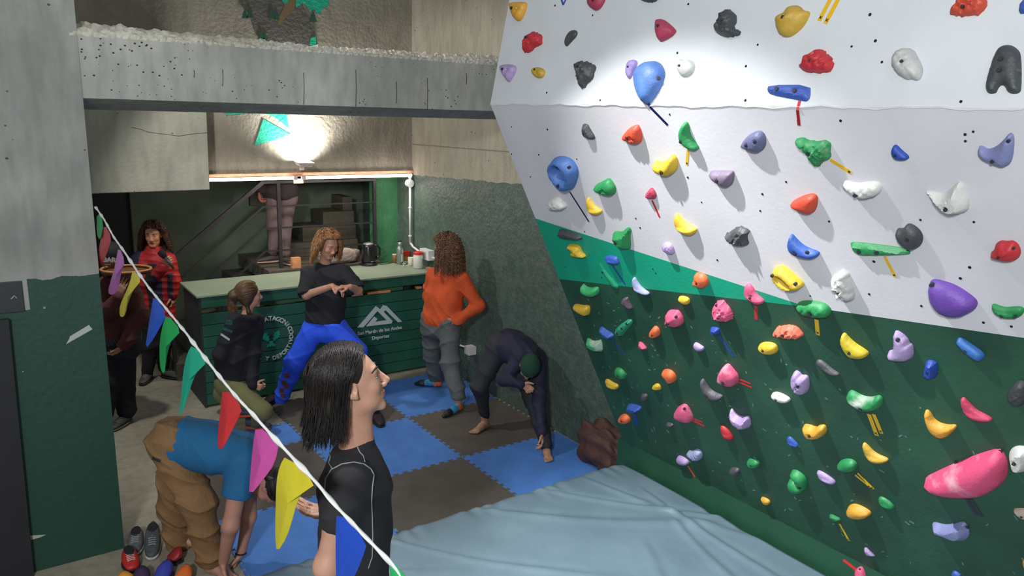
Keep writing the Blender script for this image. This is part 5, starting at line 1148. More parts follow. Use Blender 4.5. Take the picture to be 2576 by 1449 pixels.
def sleek(L, ax, tie, n, seed, front=.62, lay0=1.06, tail=None, sp=.012):
    """straight hair combed back from the hairline to one point, with an optional tail"""
    R_ = np.random.default_rng(seed); out = []; cc = np.asarray(L(0, -.012, .030)); rad = np.array([.080, .099, .093]); k = 0
    tl = np.array(tie); T_ = np.asarray(L(*tie))
    while len(out) < n and k < n*9:
        k += 1; d = R_.normal(size=3); d /= np.linalg.norm(d)
        if d[2] < -.45 or d[1] > front*(.55+.6*d[2]) or (d[1] > .3 and abs(d[0]) < .3 and d[2] < .6): continue
        lay = lay0+.05*R_.random(); e = (tl-np.array([0, -.012, .030]))/rad; e = e/np.linalg.norm(e); pts = []
        for q in range(14):
            t = q/13; l = d*(1-t)+e*t; l = l/np.linalg.norm(l)*lay*(1+.04*math.sin(t*3.1)); p = cc+ax[0]*l[0]*rad[0]+ax[1]*l[1]*rad[1]+ax[2]*l[2]*rad[2]; pts.append(p)
        if tail is not None:
            j_ = R_.normal(0, sp, 3)
            for q, tp in enumerate(tail): pts.append(np.asarray(L(*tp))+j_*(.6+.25*q))
        out.append(pts)
    return out
SK = dict(a=('c08a6e', .10), b=('b98068', .10), c=('c99276', .08), d=('b5766a', .12))
def skin(c): return mat('skin_'+c, c, .5, .06, 20, .06, 120)
def lips(c): return mat('lips_'+c, c, .45)
def limb(S_, a, m, b, r, k=.03): S_.path([a, m, b], r, k)
def person(base, label, vox, S_, mats, tagf=None):
    me = S_.mesh('person', mats, tagf)
    return link('person', me, None, base, label=label, cat='person', group='people in the climbing gym')
def cloth(name, S_, m, par, tagf=None, **k): return link(name, S_.mesh(name, m, tagf), par, **k)
def torso(S_, shL, shR, hiL, hiR, r_top, r_mid, r_hip, k=.06, belly=0):
    c = (shL+shR)/2; h = (hiL+hiR)/2; ax = unit(h-c); L = np.linalg.norm(h-c)
    for a, b in ((shL, hiL), (shR, hiR)):
        t0 = a*.55+c*.45+ax*.10*L; mid = (a*.45+c*.55)*.5+(b*.6+h*.4)*.5; e = b*.75+h*.25
        S_.cap(t0, mid, r_top, r_mid, k).cap(mid, e, r_mid, r_hip, k)
    S_.cap(shL*.85+c*.15+ax*.02, shR*.85+c*.15+ax*.02, r_top*.62, None, k)
def edge_ring(S_mesh_obj, px, name, r, m, par, n=None):
    pass
def surf_line(o, pxs, r, m, name, par, lift=.0015, seg=5):
    """a raised seam laid on the surface of an object through the given picture points"""
    me = o.data; M = parent_world(o) if o.parent else Matrix.Translation(o.location)
    vs = [M @ v.co for v in me.vertices]; bv = BVHTree.FromPolygons(vs, [tuple(p.vertices) for p in me.polygons]); pts = []
    P = []
    for a, b in zip(pxs, pxs[1:]):
        nn = max(2, int(math.hypot(a[0]-b[0], a[1]-b[1])/4)); P += [(a[0]+(b[0]-a[0])*t/nn, a[1]+(b[1]-a[1])*t/nn) for t in range(nn)]
    P.append(pxs[-1])
    for x, y in P:
        h, nr, _, _ = bv.ray_cast(Vector(CAM), Vector(unit(px_ray(x, y))))
        if h is not None: pts.append(h+nr*lift)
    if len(pts) > 2:
        mb = MB(); mb.tube(pts, r, seg); return obj(name, mb, m, par, smooth=True)
def surf_patch(o, pxpoly, m, name, par, lift=.002, **k):
    me = o.data; M = parent_world(o) if o.parent else Matrix.Translation(o.location)
    vs = [M @ v.co for v in me.vertices]; bv = BVHTree.FromPolygons(vs, [tuple(p.vertices) for p in me.polygons])
    P = np.array(pxpoly, float); mn, mx = P.min(0), P.max(0); st_ = max(.5, (mx-mn).max()/44)
    xs = np.arange(mn[0], mx[0]+st_, st_); ys = np.arange(mn[1], mx[1]+st_, st_); idx = {}; mb = MB()
    for i, x in enumerate(xs):
        for j, y in enumerate(ys):
            h, nr, _, _ = bv.ray_cast(Vector(CAM), Vector(unit(px_ray(x, y))))
            if h is not None: idx[(i, j)] = len(mb.v); mb.v.append(tuple(h+nr*lift))
    for i in range(len(xs)-1):
        for j in range(len(ys)-1):
            q = [(i, j), (i+1, j), (i+1, j+1), (i, j+1)]
            c = np.array([[(xs[i]+xs[i+1])/2, (ys[j]+ys[j+1])/2]])
            if all(z in idx for z in q) and in_poly(c, P)[0]:
                vv = [mb.v[idx[z]] for z in q]
                if max(np.linalg.norm(np.array(vv[a])-np.array(vv[(a+1) % 4])) for a in range(4)) < .05: mb.f.append(tuple(idx[z] for z in q)); mb.mi.append(0)
    if mb.f: return obj(name, mb, m, par, smooth=True, **k)
ZUP = V3(0, 0, 1); TOC = -HN; RH = np.array([HN[1], -HN[0], 0.0])   # towards camera, image right

# ---- 1 person in black tee and blue trousers
B = (-.66, .66)
c = J(826, 614, B, -.03); F = unit(RH*.62+TOC*.62-ZUP*.42); U = unit(ZUP+F*.0+RH*.10)
neckb = J(816, 662, B, .02); shL, shR = J(776, 684, B, .05), J(866, 684, B, -.06); elL, wrL = J(771, 742, B, -.12), J(836, 720, B, -.30)
elR, wrR = J(900, 730, B, -.14), J(880, 722, B, -.30); hiL, hiR = J(796, 806, B, .03), J(838, 806, B, -.02)
knL, anL = J(742, 912, B, .02), J(700, 1018, B, .17); knR, anR = J(896, 888, B, -.05), J(938, 1015, B, -.25)
s = Sdf(.006); L, ax = head(s, c, F, U, 1.0, 1.0)
s.cap(neckb-ZUP*.03, c-U*.06-F*.01, .058, .05, .03)
torso(s, shL, shR, hiL, hiR, .085, .095, .09)
limb(s, shL, elL, wrL, (.048, .040, .027)); limb(s, shR, elR, wrR, (.048, .040, .027))
hand2(s, wrL, unit(RH*.9+TOC*.3-ZUP*.15), -TOC*.2-ZUP, TOC, .95, .55); hand2(s, wrR, unit(-RH*.8+TOC*.35+ZUP*.1), -TOC*.2-ZUP*1, TOC, .95, .6)
limb(s, hiL, knL, anL, (.08, .055, .04)); limb(s, hiR, knR, anR, (.08, .055, .04))
p1 = person((B[0], B[1], 0), 'person in black tee and bright blue trousers standing wide-legged with clasped hands', .006, s, [skin('bf8e77'), lips('96614f')], face_tag(L, 1))
eyes(p1, L, ax, 1, mat('brow_blond', '8a6040', .8), closed=True)
t = Sdf(.008); t.wr = wrinkle(.0035, 38, 1, (.6, .2, 1)); torso(t, shL, shR, hiL-ZUP*.03, hiR-ZUP*.03, .105, .118, .132)
t.cap(neckb-ZUP*.055, neckb-ZUP*.03, .085, .075, .04); t.cap(shL, elL+unit(elL-shL)*.01, .072, .082, .03, flat=True).cap(shR, elR, .072, .078, .03, flat=True); t.cut(neckb+ZUP*.0+TOC*0, ZUP*1-TOC*.35, .11); t.cut((hiL+hiR)/2-ZUP*.005, -ZUP, .3)
sh1 = cloth('tshirt', t, mat('tee_black', '1c1d24', .85, .1, 12, .15, 60), p1)
t = Sdf(.008); t.wr = wrinkle(.005, 30, 3, (.3, .1, 1)); t.cap(hiL+ZUP*.02, hiR+ZUP*.02, .100, None, .05); t.cap(hiL-ZUP*.10, hiR-ZUP*.10, .118, None, .05)
t.path([hiL-ZUP*.03, knL, anL], (.108, .098, .062), .04).path([hiR-ZUP*.03, knR, anR], (.108, .098, .062), .04)
tr1 = cloth('trousers', t, mat('trousers_blue', '2b5cf4', .75, .12, 8, .2, 40), p1)
for q in ((722, 945), (714, 962), (720, 972), (708, 982), (712, 996)): surf_patch(tr1, [(q[0]-6, q[1]-5), (q[0]+6, q[1]-6), (q[0]+7, q[1]+5), (q[0]-5, q[1]+6)], mat('print_brown', '6a3a3a', .8), 'trouser_print', p1)
shoe('shoe', anL-ZUP*(anL[2]-.012)+unit(RH*.3+TOC)*-.08, anL-ZUP*(anL[2]-.012)+unit(-RH*.4+TOC*.9)*.20, mat('shoe_dark', '2a2226', .6), mat('sole_black', '191a1c'), p1)
shoe('shoe', anR-ZUP*(anR[2]-.012)+TOC*-.08, anR-ZUP*(anR[2]-.012)+unit(RH*.5+TOC*.8)*.20, mat('shoe_dark', '2a2226'), mat('sole_black', '191a1c'), p1)
h_ = Sdf(.008); h_.ell(L(0, -.030, .040), (.086, .096, .090), ax, .02).ell(L(-.072, -.025, -.02), (.030, .058, .075), ax, .03).ell(L(.074, -.015, -.01), (.026, .048, .065), ax, .03).ell(L(0, -.075, -.03), (.07, .045, .08), ax, .03)
h_.ell(L(0, .115, -.02), (.066, .070, .085), ax, .015, True); h_.wr = wrinkle(.006, 70, 2, (1, .4, .3))
cloth('hair', h_, mat('hair_blond_base', '6b4528', .7, .3, 40), p1)
strands('hair_curls', curls(L, ax, 1, .235, .012, .085, 640, .022, 3, .30, 26, spread=.13, hair=.78), .0032, mat('hair_blond', '9c6e45', .45, .4, 30), p1, 4, kind='stuff')
# ---------------------------------------------------------------- 2 person in orange
B = (.52, .28)
c = J(1122, 622, B, .02); F = unit(-RH*.88+HN*.45+ZUP*.08); U = ZUP
neckb = J(1126, 676, B, .0); shL, shR = J(1088, 694, B, .14), J(1163, 700, B, -.05); elR, wrR = J(1203, 770, B, -.04), J(1150, 806, B, -.15)
elL, wrL = J(1078, 745, B, .26), J(1092, 700, B, .34); hiL, hiR = J(1087, 808, B, .08), J(1130, 812, B, -.04)
knL, anL = J(1086, 885, B, .18), J(1096, 955, B, .33); knR, anR = J(1133, 915, B, -.16), J(1153, 1003, B, -.34)
s = Sdf(.006); L, ax = head(s, c, F, U, .98, 1.0); s.cap(neckb-ZUP*.03, c-U*.06, .052, .048, .03); torso(s, shL, shR, hiL, hiR, .08, .088, .088)
limb(s, shL, elL, wrL, (.044, .036, .026)); limb(s, shR, elR, wrR, (.044, .036, .026)); hand2(s, wrL, unit(ZUP-RH*.2), -RH, HN, .9, .6)
hand2(s, wrR, unit(-RH*.95-ZUP*.22+HN*.10), HN*.9+RH*.2, ZUP, .95, .35)
limb(s, hiL, knL, anL, (.08, .05, .035)); limb(s, hiR, knR, anR, (.08, .05, .035)); s.cap(anL, anL-ZUP*(anL[2]-.05), .035, .035, .02).cap(anR, anR-ZUP*(anR[2]-.05), .035, .035, .02)
p2 = person((B[0], B[1], 0), 'person in rust orange top and grey trousers standing with one hand on the hip', .006, s, [skin('b07f66')])
t = Sdf(.008); t.wr = wrinkle(.0045, 34, 4, (.5, -.5, .9)); torso(t, shL, shR, hiL+ZUP*.03, hiR+ZUP*.03, .10, .122, .125); t.cap(neckb-ZUP*.06, neckb-ZUP*.02, .08, .065, .04)
t.path([shL, elL, wrL], (.07, .058, .04), .035).path([shR, elR, wrR], (.072, .064, .046), .035); t.cut((hiL+hiR)/2-ZUP*.035, V3(0, 0, -1), .3); t.cut(neckb+ZUP*.005, ZUP, .1)
cloth('sweater', t, mat('sweater_orange', 'c44d20', .85, .12, 10, .25, 60), p2)
t = Sdf(.008); t.wr = wrinkle(.006, 36, 5, (.3, .2, 1)); t.cap(hiL+ZUP*.03, hiR+ZUP*.03, .108, None, .05).cap(hiL-ZUP*.08, hiR-ZUP*.08, .11, None, .05)
t.path([hiL, knL, anL], (.11, .085, .075), .04).path([hiR, knR, anR+ZUP*.02], (.11, .088, .072), .04); t.cut(anR+ZUP*.0, V3(0, 0, -1), .13).cut(anL, V3(0, 0, -1), .13)
cloth('trousers', t, mat('trousers_grey', '555a5a', .85, .15, 10, .25, 50), p2)
M_cb = mat('shoe_sky', '2f87ad', .5, .2, 30); M_co = mat('shoe_heel_orange', 'd05a30', .5); M_ck = mat('rubber_black', '1c2022', .55)
def climb_shoe(heel, toe, par):
    d = unit(toe-heel); u = ZUP; sd = np.cross(d, u); Lh = .25
    z = Sdf(.006); z.path([heel+u*.035, heel+d*.10+u*.04, heel+d*.19+u*.028, heel+d*.245+u*.020], (.034, .036, .032, .018), .02); z.cap(heel+d*.02+u*.05, heel+d*.03+u*.08, .033, .034, .02); z.cut(heel, -u, .4)
    def tg(P):
        a = (P-heel)@d; hz = P[:, 2]-heel[2]; return np.where((a > .15) | (hz < .016), 2, np.where(a < .055, 1, 0))
    cloth('climbing_shoe', z, [M_cb, M_co, M_ck], par, tg)
    mb = MB()
    for q, zz in ((.075, .079), (.115, .074)):
        mb.tube([heel+d*q+sd*.036*w_+u*(zz-.022*abs(w_)**2*1.6) for w_ in (-1, -.6, 0, .6, 1)], .007, 6)
    obj('shoe_strap', mb, M_cb, par)
g0 = lambda a, z=.014: V3(a[0], a[1], z)
climb_shoe(g0(anL+RH*.035), g0(anL-RH*.2-TOC*.02), p2); climb_shoe(g0(anR-(TOC*.8-RH*.5)*.03), g0(anR+unit(TOC*.8-RH*.55)*.22), p2)
h_ = Sdf(.008); h_.ell(L(0, -.03, .03), (.09, .10, .095), ax, .02).ell(L(0, -.07, -.07), (.095, .055, .12), ax, .04).ell(L(-.07, -.01, -.05), (.03, .06, .10), ax, .03).ell(L(.07, -.01, -.05), (.03, .06, .10), ax, .03); h_.wr = wrinkle(.008, 60, 6)
h_.ell(L(0, .125, -.02), (.07, .07, .10), ax, .01, True)
cloth('hair', h_, mat('hair_brown_base', '2d2019', .8, .3, 40), p2)
strands('hair_curls', curls(L, ax, 1, .27, .011, .045, 620, .030, 5, .45, 34, spread=.10), .0036, mat('hair_brown', '6a4a34', .5, .45, 25), p2, 4, kind='stuff')
# ---------------------------------------------------------------- 3 bent person, beanie
B = (.5, -.6)
hiL, hiR = J(1258, 868, B, .02), J(1288, 862, B, .10); knL, anL = J(1206, 972, B, -.05), J(1220, 1046, B, .0); knR, anR = J(1340, 1000, B, -.20), J(1374, 1130, B, -.50)
shL, shR = J(1312, 895, B, -.22), J(1352, 902, B, -.08); neckb = J(1336, 892, B, -.20); c = J(1331, 922, B, -.33); F = unit(-ZUP*.92+TOC*.15-RH*.1); U = unit(TOC*.9+RH*.15-ZUP*.1)
elL, wrL = J(1268, 955, B, -.26), J(1312, 966, B, -.36); elR, wrR = J(1356, 1010, B, -.32), J(1363, 1088, B, -.48)
s = Sdf(.006); L, ax = head(s, c, F, U, .98); s.cap(neckb, c-U*.05, .055, .05, .03); torso(s, shL, shR, hiL, hiR, .085, .095, .10)
limb(s, shL, elL, wrL, (.044, .036, .026)); limb(s, shR, elR, wrR, (.044, .036, .026)); hand2(s, wrL, unit(RH*.8-ZUP*.5), TOC, ZUP, .9, .8); hand2(s, wrR, unit(-ZUP*.9+TOC*.35+RH*.1), HN*.4-TOC*.2-RH*.6, TOC, .95, .5)
limb(s, hiL, knL, anL, (.08, .05, .036)); limb(s, hiR, knR, anR, (.08, .05, .036))
def foot(S_, an, d, s_=1.0):
    d = unit(d); u = ZUP; sd = np.cross(d, u); z0 = .016; a = V3(an[0], an[1], z0)
    S_.cap(an, a+u*.05, .036, .036, .02).cap(a-d*.035+u*.018, a+d*.05+u*.03, .030, .030, .02).cap(a+d*.05+u*.03, a+d*.125+u*.012+sd*.008, .030, .022, .025).cap(a+d*.05+u*.02, a+d*.12+u*.010-sd*.022, .024, .018, .02)
    for q, (o, l, r0) in enumerate(((.026, .175, .0125), (.010, .178, .0092), (-.006, .170, .0088), (-.020, .160, .0085), (-.033, .147, .0082))):
        S_.cap(a+d*.115+sd*o+u*.012, a+d*l+sd*o*1.05+u*.008, r0, r0*.95, .006)
foot(s, anL, atZ(1182, 1078, 0)-atZ(1225, 1058, 0)); foot(s, anR, unit(TOC+RH*.1))
p3 = person((B[0], B[1], 0), 'barefoot person in dark navy clothes and green beanie bending down by the right wall', .006, s, [skin('b08468')])
t = Sdf(.008); t.wr = wrinkle(.004, 34, 7, (.7, .2, .7)); torso(t, shL, shR, hiL, hiR, .105, .125, .125); t.path([shL, elL, wrL], (.068, .056, .038), .035).path([shR, elR, wrR], (.07, .058, .044), .035); t.cap(neckb, c-U*.10, .07, .062, .03)
cloth('jacket', t, mat('jacket_navy', '1f1f36', .8, .2, 8, .2, 50), p3)
t = Sdf(.008); t.wr = wrinkle(.004, 30, 8); t.cap(hiL, hiR, .115, None, .05); t.path([hiL, knL, anL+ZUP*.02], (.11, .075, .046), .04).path([hiR, knR, anR+ZUP*.03], (.11, .08, .055), .04)
cloth('leggings', t, mat('leggings_charcoal', '22262c', .75, .2, 8, .15, 50), p3)
h_ = Sdf(.006); h_.ell(L(0, -.015, .035), (.086, .104, .092), ax, .02); h_.cut(L(0, .06, .0), unit(ax[1]*.75-ax[2]*.6), .3); h_.wr = wrinkle(.0015, 260, 1, tuple(ax[0]))
cloth('beanie', h_, mat('beanie_green', '163f2c', .9, .15, 60, .4, 120), p3)
surf_patch(p3.children[-1], [(1288, 905), (1294, 903), (1296, 918), (1290, 921)], mat('beanie_tag', 'a89a78', .8), 'beanie_label', p3)
# ---- 4 person in teal tee bending, lower left
B = (-2.14, -1.50)
hiL, hiR = J(424, 1110, B, -.06), J(444, 1100, B, .14); knL, anL = J(498, 1268, B, -.10), J(532, 1425, B, -.08); knR, anR = J(436, 1270, B, .18), J(452, 1395, B, .20)
shL, shR = J(612, 1158, B, -.15), J(632, 1130, B, .17); neckb = J(650, 1155, B, 0); c = J(684, 1222, B, .02); F = unit(-ZUP*.75+RH*-.35); U = unit(RH*.6-ZUP*.6)
elL, wrL = J(580, 1322, B, -.22), J(562, 1412, B, -.16); elR, wrR = J(626, 1300, B, .05), J(606, 1392, B, .0)
s = Sdf(.0065); L, ax = head(s, c, F, U, 1.0); s.cap(neckb, c-U*.04, .058, .052, .03); torso(s, shL, shR, hiL, hiR, .09, .10, .10)
limb(s, shL, elL, wrL, (.056, .048, .030)); limb(s, shR, elR, wrR, (.054, .043, .028)); hand2(s, wrL, unit(-ZUP+RH*.2), RH, TOC, 1, .3); hand2(s, wrR, unit(-ZUP*.8-RH*.4), -RH-HN*.3, TOC, 1, .35)
limb(s, hiL, knL, anL, (.09, .06, .042)); limb(s, hiR, knR, anR, (.09, .06, .042))
foot(s, anL, RH*.6+TOC*.4); foot(s, anR, RH*.8+TOC*.1)
p4 = person((B[0], B[1], 0), 'person in teal blue tee and brown work trousers bending to touch the floor', .0065, s, [skin('a97a68')])
t = Sdf(.008); t.wr = wrinkle(.004, 30, 9, (.9, .1, .3)); torso(t, shL, shR, hiL-unit(neckb-hiL)*.06, hiR-unit(neckb-hiR)*.06, .118, .136, .138); sl = unit(elL-shL); sr = unit(elR-shR)
t.cap(shL, shL+sl*.22, .078, .088, .03, flat=True).cap(shR, shR+sr*.20, .074, .082, .03, flat=True); t.cap(neckb-RH*.02, neckb+unit(c-neckb)*.03, .08, .07, .04); t.cut(neckb+unit(c-neckb)*.035, c-neckb, .09); t.cut((hiL+hiR)/2+unit(neckb-hiL)*.02, hiL-neckb+ZUP*.05, 9)
cloth('tshirt', t, mat('tee_teal', '125a86', .85, .08, 8, .2, 60), p4)
t = Sdf(.008); t.wr = wrinkle(.008, 40, 10, (.4, .2, .9)); t.cap(hiL, hiR, .120, None, .05).cap(hiL+unit(neckb-hiL)*.03, hiR+unit(neckb-hiR)*.03, .108, None, .05)
t.path([hiL-ZUP*.03, knL, anL+ZUP*.05], (.120, .098, .082), .04).path([hiR-ZUP*.03, knR, anR+ZUP*.06], (.118, .095, .08), .04); t.cut(anL+ZUP*.02, -ZUP, .14).cut(anR+ZUP*.03, -ZUP, .14)
tr = cloth('trousers', t, mat('trousers_brown', '7b5c3a', .85, .15, 8, .3, 40), p4)
surf_patch(tr, [(384, 1148), (406, 1156), (404, 1163), (382, 1155)], mat('patch_dark', '2b3030', .7), 'pocket_label', p4)
h_ = Sdf(.007); h_.ell(L(0, -.02, .04), (.086, .10, .092), ax, .02).ell(L(0, -.07, -.03), (.07, .04, .06), ax, .03); h_.wr = wrinkle(.004, 120, 3); h_.ell(L(0, .11, -.02), (.07, .07, .085), ax, .01, True)
cloth('hair', h_, mat('hair_black', '1a1512', .5, .2, 60), p4)
strands('hair_strands', sleek(L, ax, (0, -.10, -.03), 420, 5, lay0=1.10), .0026, mat('hair_black', '1a1512'), p4, 3, kind='stuff')
q = wrR; mb = MB(); mb.tube([q+unit(np.cross(unit(wrR-elR), RH))*.03*math.cos(a)+RH*.03*math.sin(a) for a in np.linspace(0, 6.4, 14)], .006, 6); obj('wristband', mb, mat('band_black', '16171a', .5), p4)
# ---------------------------------------------------------------- 5 crouching woman with ponytail
B = (-1.25, .52)
hiL, hiR = J(578, 965, B, -.05), J(612, 962, B, .12); knL, anL = J(660, 1035, B, -.18), J(640, 1075, B, -.02); knR, anR = J(560, 990, B, .30), J(600, 1050, B, .22)
shL, shR = J(588, 812, B, -.10), J(645, 806, B, .10); neckb = J(618, 794, B, .0); c = J(626, 742, B, .03); F = unit(RH*.85+HN*.45-ZUP*.05); U = ZUP
elL, wrL = J(556, 890, B, -.16), J(556, 940, B, -.05); elR, wrR = J(634, 905, B, -.02), J(636, 968, B, -.10)
s = Sdf(.0065); L, ax = head(s, c, F, U, .95); s.cap(neckb-ZUP*.03, c-U*.06, .048, .045, .03); torso(s, shL, shR, hiL, hiR, .075, .08, .09)
limb(s, shL, elL, wrL, (.042, .034, .025)); limb(s, shR, elR, wrR, (.042, .034, .025)); hand2(s, wrR, unit(RH*.8-ZUP*.3), HN*.6-ZUP*.6, ZUP, .88, 1.1); hand2(s, wrL, unit(-ZUP-RH*.2), HN, RH, .88, .7)
limb(s, hiL, knL, anL, (.085, .055, .038)); limb(s, hiR, knR, anR, (.085, .055, .038))
p5 = person((B[0], B[1], 0), 'person in black hoodie and olive leggings crouching before the counter', .0065, s, [skin('b98a72')])
t = Sdf(.008); t.wr = wrinkle(.004, 34, 11); torso(t, shL, shR, hiL+ZUP*.02, hiR+ZUP*.02, .10, .125, .135); t.path([shL, elL, wrL], (.068, .066, .05), .035).path([shR, elR, wrR], (.068, .066, .048), .035); t.cap(neckb-ZUP*.05, neckb, .085, .065, .04); t.cut(neckb+ZUP*.02, ZUP, .1)
t.cap(J(590, 800, B, -.10), J(640, 800, B, -.03), .045, .04, .03)
hd5 = cloth('hoodie', t, mat('hoodie_black', '15161f', .85, .15, 8, .2, 60), p5)
surf_patch(hd5, [(568, 805), (586, 806), (584, 818), (566, 816)], mat('print_teal', '1f4a50', .8), 'back_print', p5)
surf_patch(hd5, [(562, 822), (586, 832), (584, 838), (560, 830)], mat('print_teal', '1f4a50', .8), 'back_print', p5)
surf_patch(hd5, [(557, 838), (578, 852), (577, 858), (555, 843)], mat('print_white', 'a9adab', .8), 'back_print', p5)
t = Sdf(.008); t.wr = wrinkle(.002, 30, 12); t.cap(hiL, hiR, .118, None, .05); t.path([hiL, knL, anL], (.118, .078, .048), .05).path([hiR, knR, anR], (.115, .075, .048), .05)
cloth('leggings', t, mat('leggings_olive', '6b6a45', .8, .1, 8, .12, 60), p5)
shoe('shoe', g0(anL-F*.07, .013), g0(anL+unit(RH+TOC*.3)*.17, .013), mat('shoe_navy_rust', '38435e', .6), M_co, p5); shoe('shoe', g0(anR-F*.05, .013), g0(anR+unit(RH+HN*.1)*.18, .013), mat('shoe_navy_rust', '38435e'), M_co, p5)
h_ = Sdf(.006); h_.ell(L(0, -.022, .035), (.088, .102, .096), ax, .02).ell(L(0, -.13, .005), (.045, .050, .048), ax, .03).ell(L(0, -.02, -.04), (.08, .06, .06), ax, .03); h_.ell(L(0, .115, -.02), (.072, .07, .095), ax, .01, True)
h_.path([L(0, -.14, -.01), L(.0, -.15, -.08), L(.02, -.13, -.16)], (.034, .030, .014), .03); h_.path([L(.055, -.03, -.06), L(.06, -.01, -.15), L(.07, .02, -.22)], (.02, .016, .006), .02); cloth('hair', h_, mat('hair_dark_blond', '4a3524', .5, .4, 30), p5)
strands('hair_strands', sleek(L, ax, (0, -.115, .005), 520, 3, tail=[(0, -.14, 0), (0, -.155, -.03), (.01, -.15, -.08), (.02, -.135, -.15)]), .0022, mat('hair_honey', '6b4d31', .45, .4, 40), p5, 3, kind='stuff')
hb = MB(); hb.tube([L(.04*math.cos(a), -.10, .005+.04*math.sin(a)) for a in np.linspace(0, 6.4, 16)], .006, 6); obj('hair_tie', hb, mat('tie_cream', 'b8a98c', .8), p5)
# ---------------------------------------------------------------- 6 woman with microphone
B = (-1.80, 2.26)
hiL, hiR = J(382, 792, B, .0), J(410, 792, B, .0); knL, anL = J(378, 868, B, .0), J(370, 945, B, .02); knR, anR = J(412, 862, B, .04), J(412, 925, B, .14)
shL, shR = J(352, 652, B, .0), J(422, 655, B, .02); neckb = J(387, 632, B, .02); c = J(386, 588, B, .0); F = unit(TOC*.95+RH*.18-ZUP*.22); U = ZUP
elL, wrL = J(372, 712, B, -.10), J(412, 672, B, -.24); elR, wrR = J(434, 706, B, .02), J(433, 742, B, -.03)
s = Sdf(.0055); L, ax = head(s, c, F, U, 1.0, .8); s.cap(neckb-ZUP*.03, c-U*.06, .05, .046, .03); torso(s, shL, shR, hiL, hiR, .075, .08, .09)
limb(s, shL, elL, wrL, (.042, .036, .026)); limb(s, shR, elR, wrR, (.042, .036, .026)); hand2(s, wrL, unit(RH*.55+ZUP*.6+TOC*.25), unit(-RH*.2+TOC*-.9), ZUP*.6-RH*.8, .95, .85); hand2(s, wrR, unit(-ZUP+RH*.1), -RH*.6+TOC*.3, TOC, .95, .6)
limb(s, hiL, knL, anL, (.08, .05, .036)); limb(s, hiR, knR, anR, (.08, .05, .036))
p6 = person((B[0], B[1], 0), 'person in red and navy puffer jacket holding a black microphone', .0055, s, [skin('c48a68'), lips('9c4a40')], face_tag(L, 1))
eyes(p6, L, ax, 1, mat('brow_dark', '2a1a12', .8), closed=True)
t = Sdf(.0065); torso(t, shL, shR, hiL-ZUP*.0, hiR-ZUP*.0, .115, .13, .14)
t.path([shL, elL, wrL], (.085, .075, .052), .035).path([shR, elR, wrR], (.085, .078, .056), .035); t.cap(neckb-ZUP*.06, neckb-ZUP*.0, .10, .085, .04); t.cut((hiL+hiR)/2-ZUP*.06, -ZUP, .3); t.ell(c+TOC*.03, (.085, .085, .11), None, .01, True)
t.wr = lambda X, Y, Z: .007*np.abs(np.sin((Z+.15*X)*48))-.003
mid = (shL+shR)/2
def jt(P):
    x = (P-mid)@RH; z = P[:, 2]-mid[2]; dl = np.abs(x)
    navy = ((x < -.10) & (z > -.22)) | ((x > .16) & (z < -.12) & (z > -.46) & (x < .205)) | ((x > .05) & (x < .12) & (z < -.1)); black = (np.abs(x-.03) < .045) & (z < -.02)
    return np.where(black, 2, np.where(navy, 1, 0))
cloth('puffer_jacket', t, [mat('jacket_red', 'a91d22', .6, .12, 10, .15, 50), mat('jacket_dark_navy', '23203a', .6, .12, 10), mat('jacket_black', '1a1717', .6)], p6, jt)
t = Sdf(.008); t.wr = wrinkle(.003, 30, 13); t.cap(hiL, hiR, .105, None, .05); t.path([hiL, knL, anL], (.105, .075, .055), .04).path([hiR, knR, anR], (.105, .075, .055), .04)
cloth('trousers', t, mat('trousers_black', '17161a', .8, .1, 8), p6)
shoe('shoe', g0(anL+HN*.07, .005), g0(anL+unit(TOC+RH*.15)*.18, .005), mat('shoe_brown_grey', '4b4440', .6), mat('sole_black', '191a1c'), p6, lace=M_lg); shoe('shoe', g0(anR-RH*.02, .005), g0(anR+unit(RH+TOC*.35)*.22, .005), mat('shoe_brown_grey', '4b4440'), mat('sole_black', '191a1c'), p6, lace=M_lg)
h_ = Sdf(.008); h_.ell(L(0, -.03, .035), (.086, .095, .092), ax, .02).ell(L(0, -.06, -.06), (.11, .05, .10), ax, .04); h_.ell(L(0, .10, -.03), (.066, .07, .095), ax, .01, True); h_.wr = wrinkle(.006, 70, 8)
cloth('hair', h_, mat('hair_espresso', '231712', .7, .3, 40), p6)
strands('hair_curls', curls(L, ax, 1, .25, .011, .05, 460, .018, 9, .15, 28, spread=.16, hair=.62), .0038, mat('hair_chestnut', '4c3020', .5, .5, 25), p6, 4, kind='stuff')
mic = empty('microphone', J(418, 655, B, -.36), label='black handheld microphone with a foam head held by the person in the red jacket', cat='microphone')
m0, m1 = J(403, 632, B, -.30), J(438, 676, B, -.30)
obj('handle', MB().tube([m0*.65+m1*.35, m1], .014, 12, rs=[.019, .012]), mat('mic_grey', '3d3c3c', .4), mic, smooth=True)
obj('foam_head', MB().tube([m0+(m0-m1)*.04, m0, m0*.85+m1*.15, m0*.65+m1*.35], .03, 14, rs=[.012, .032, .036, .022]), mat('mic_foam', '1f1d1c', .9, .2, 100, .5, 200), mic, smooth=True)
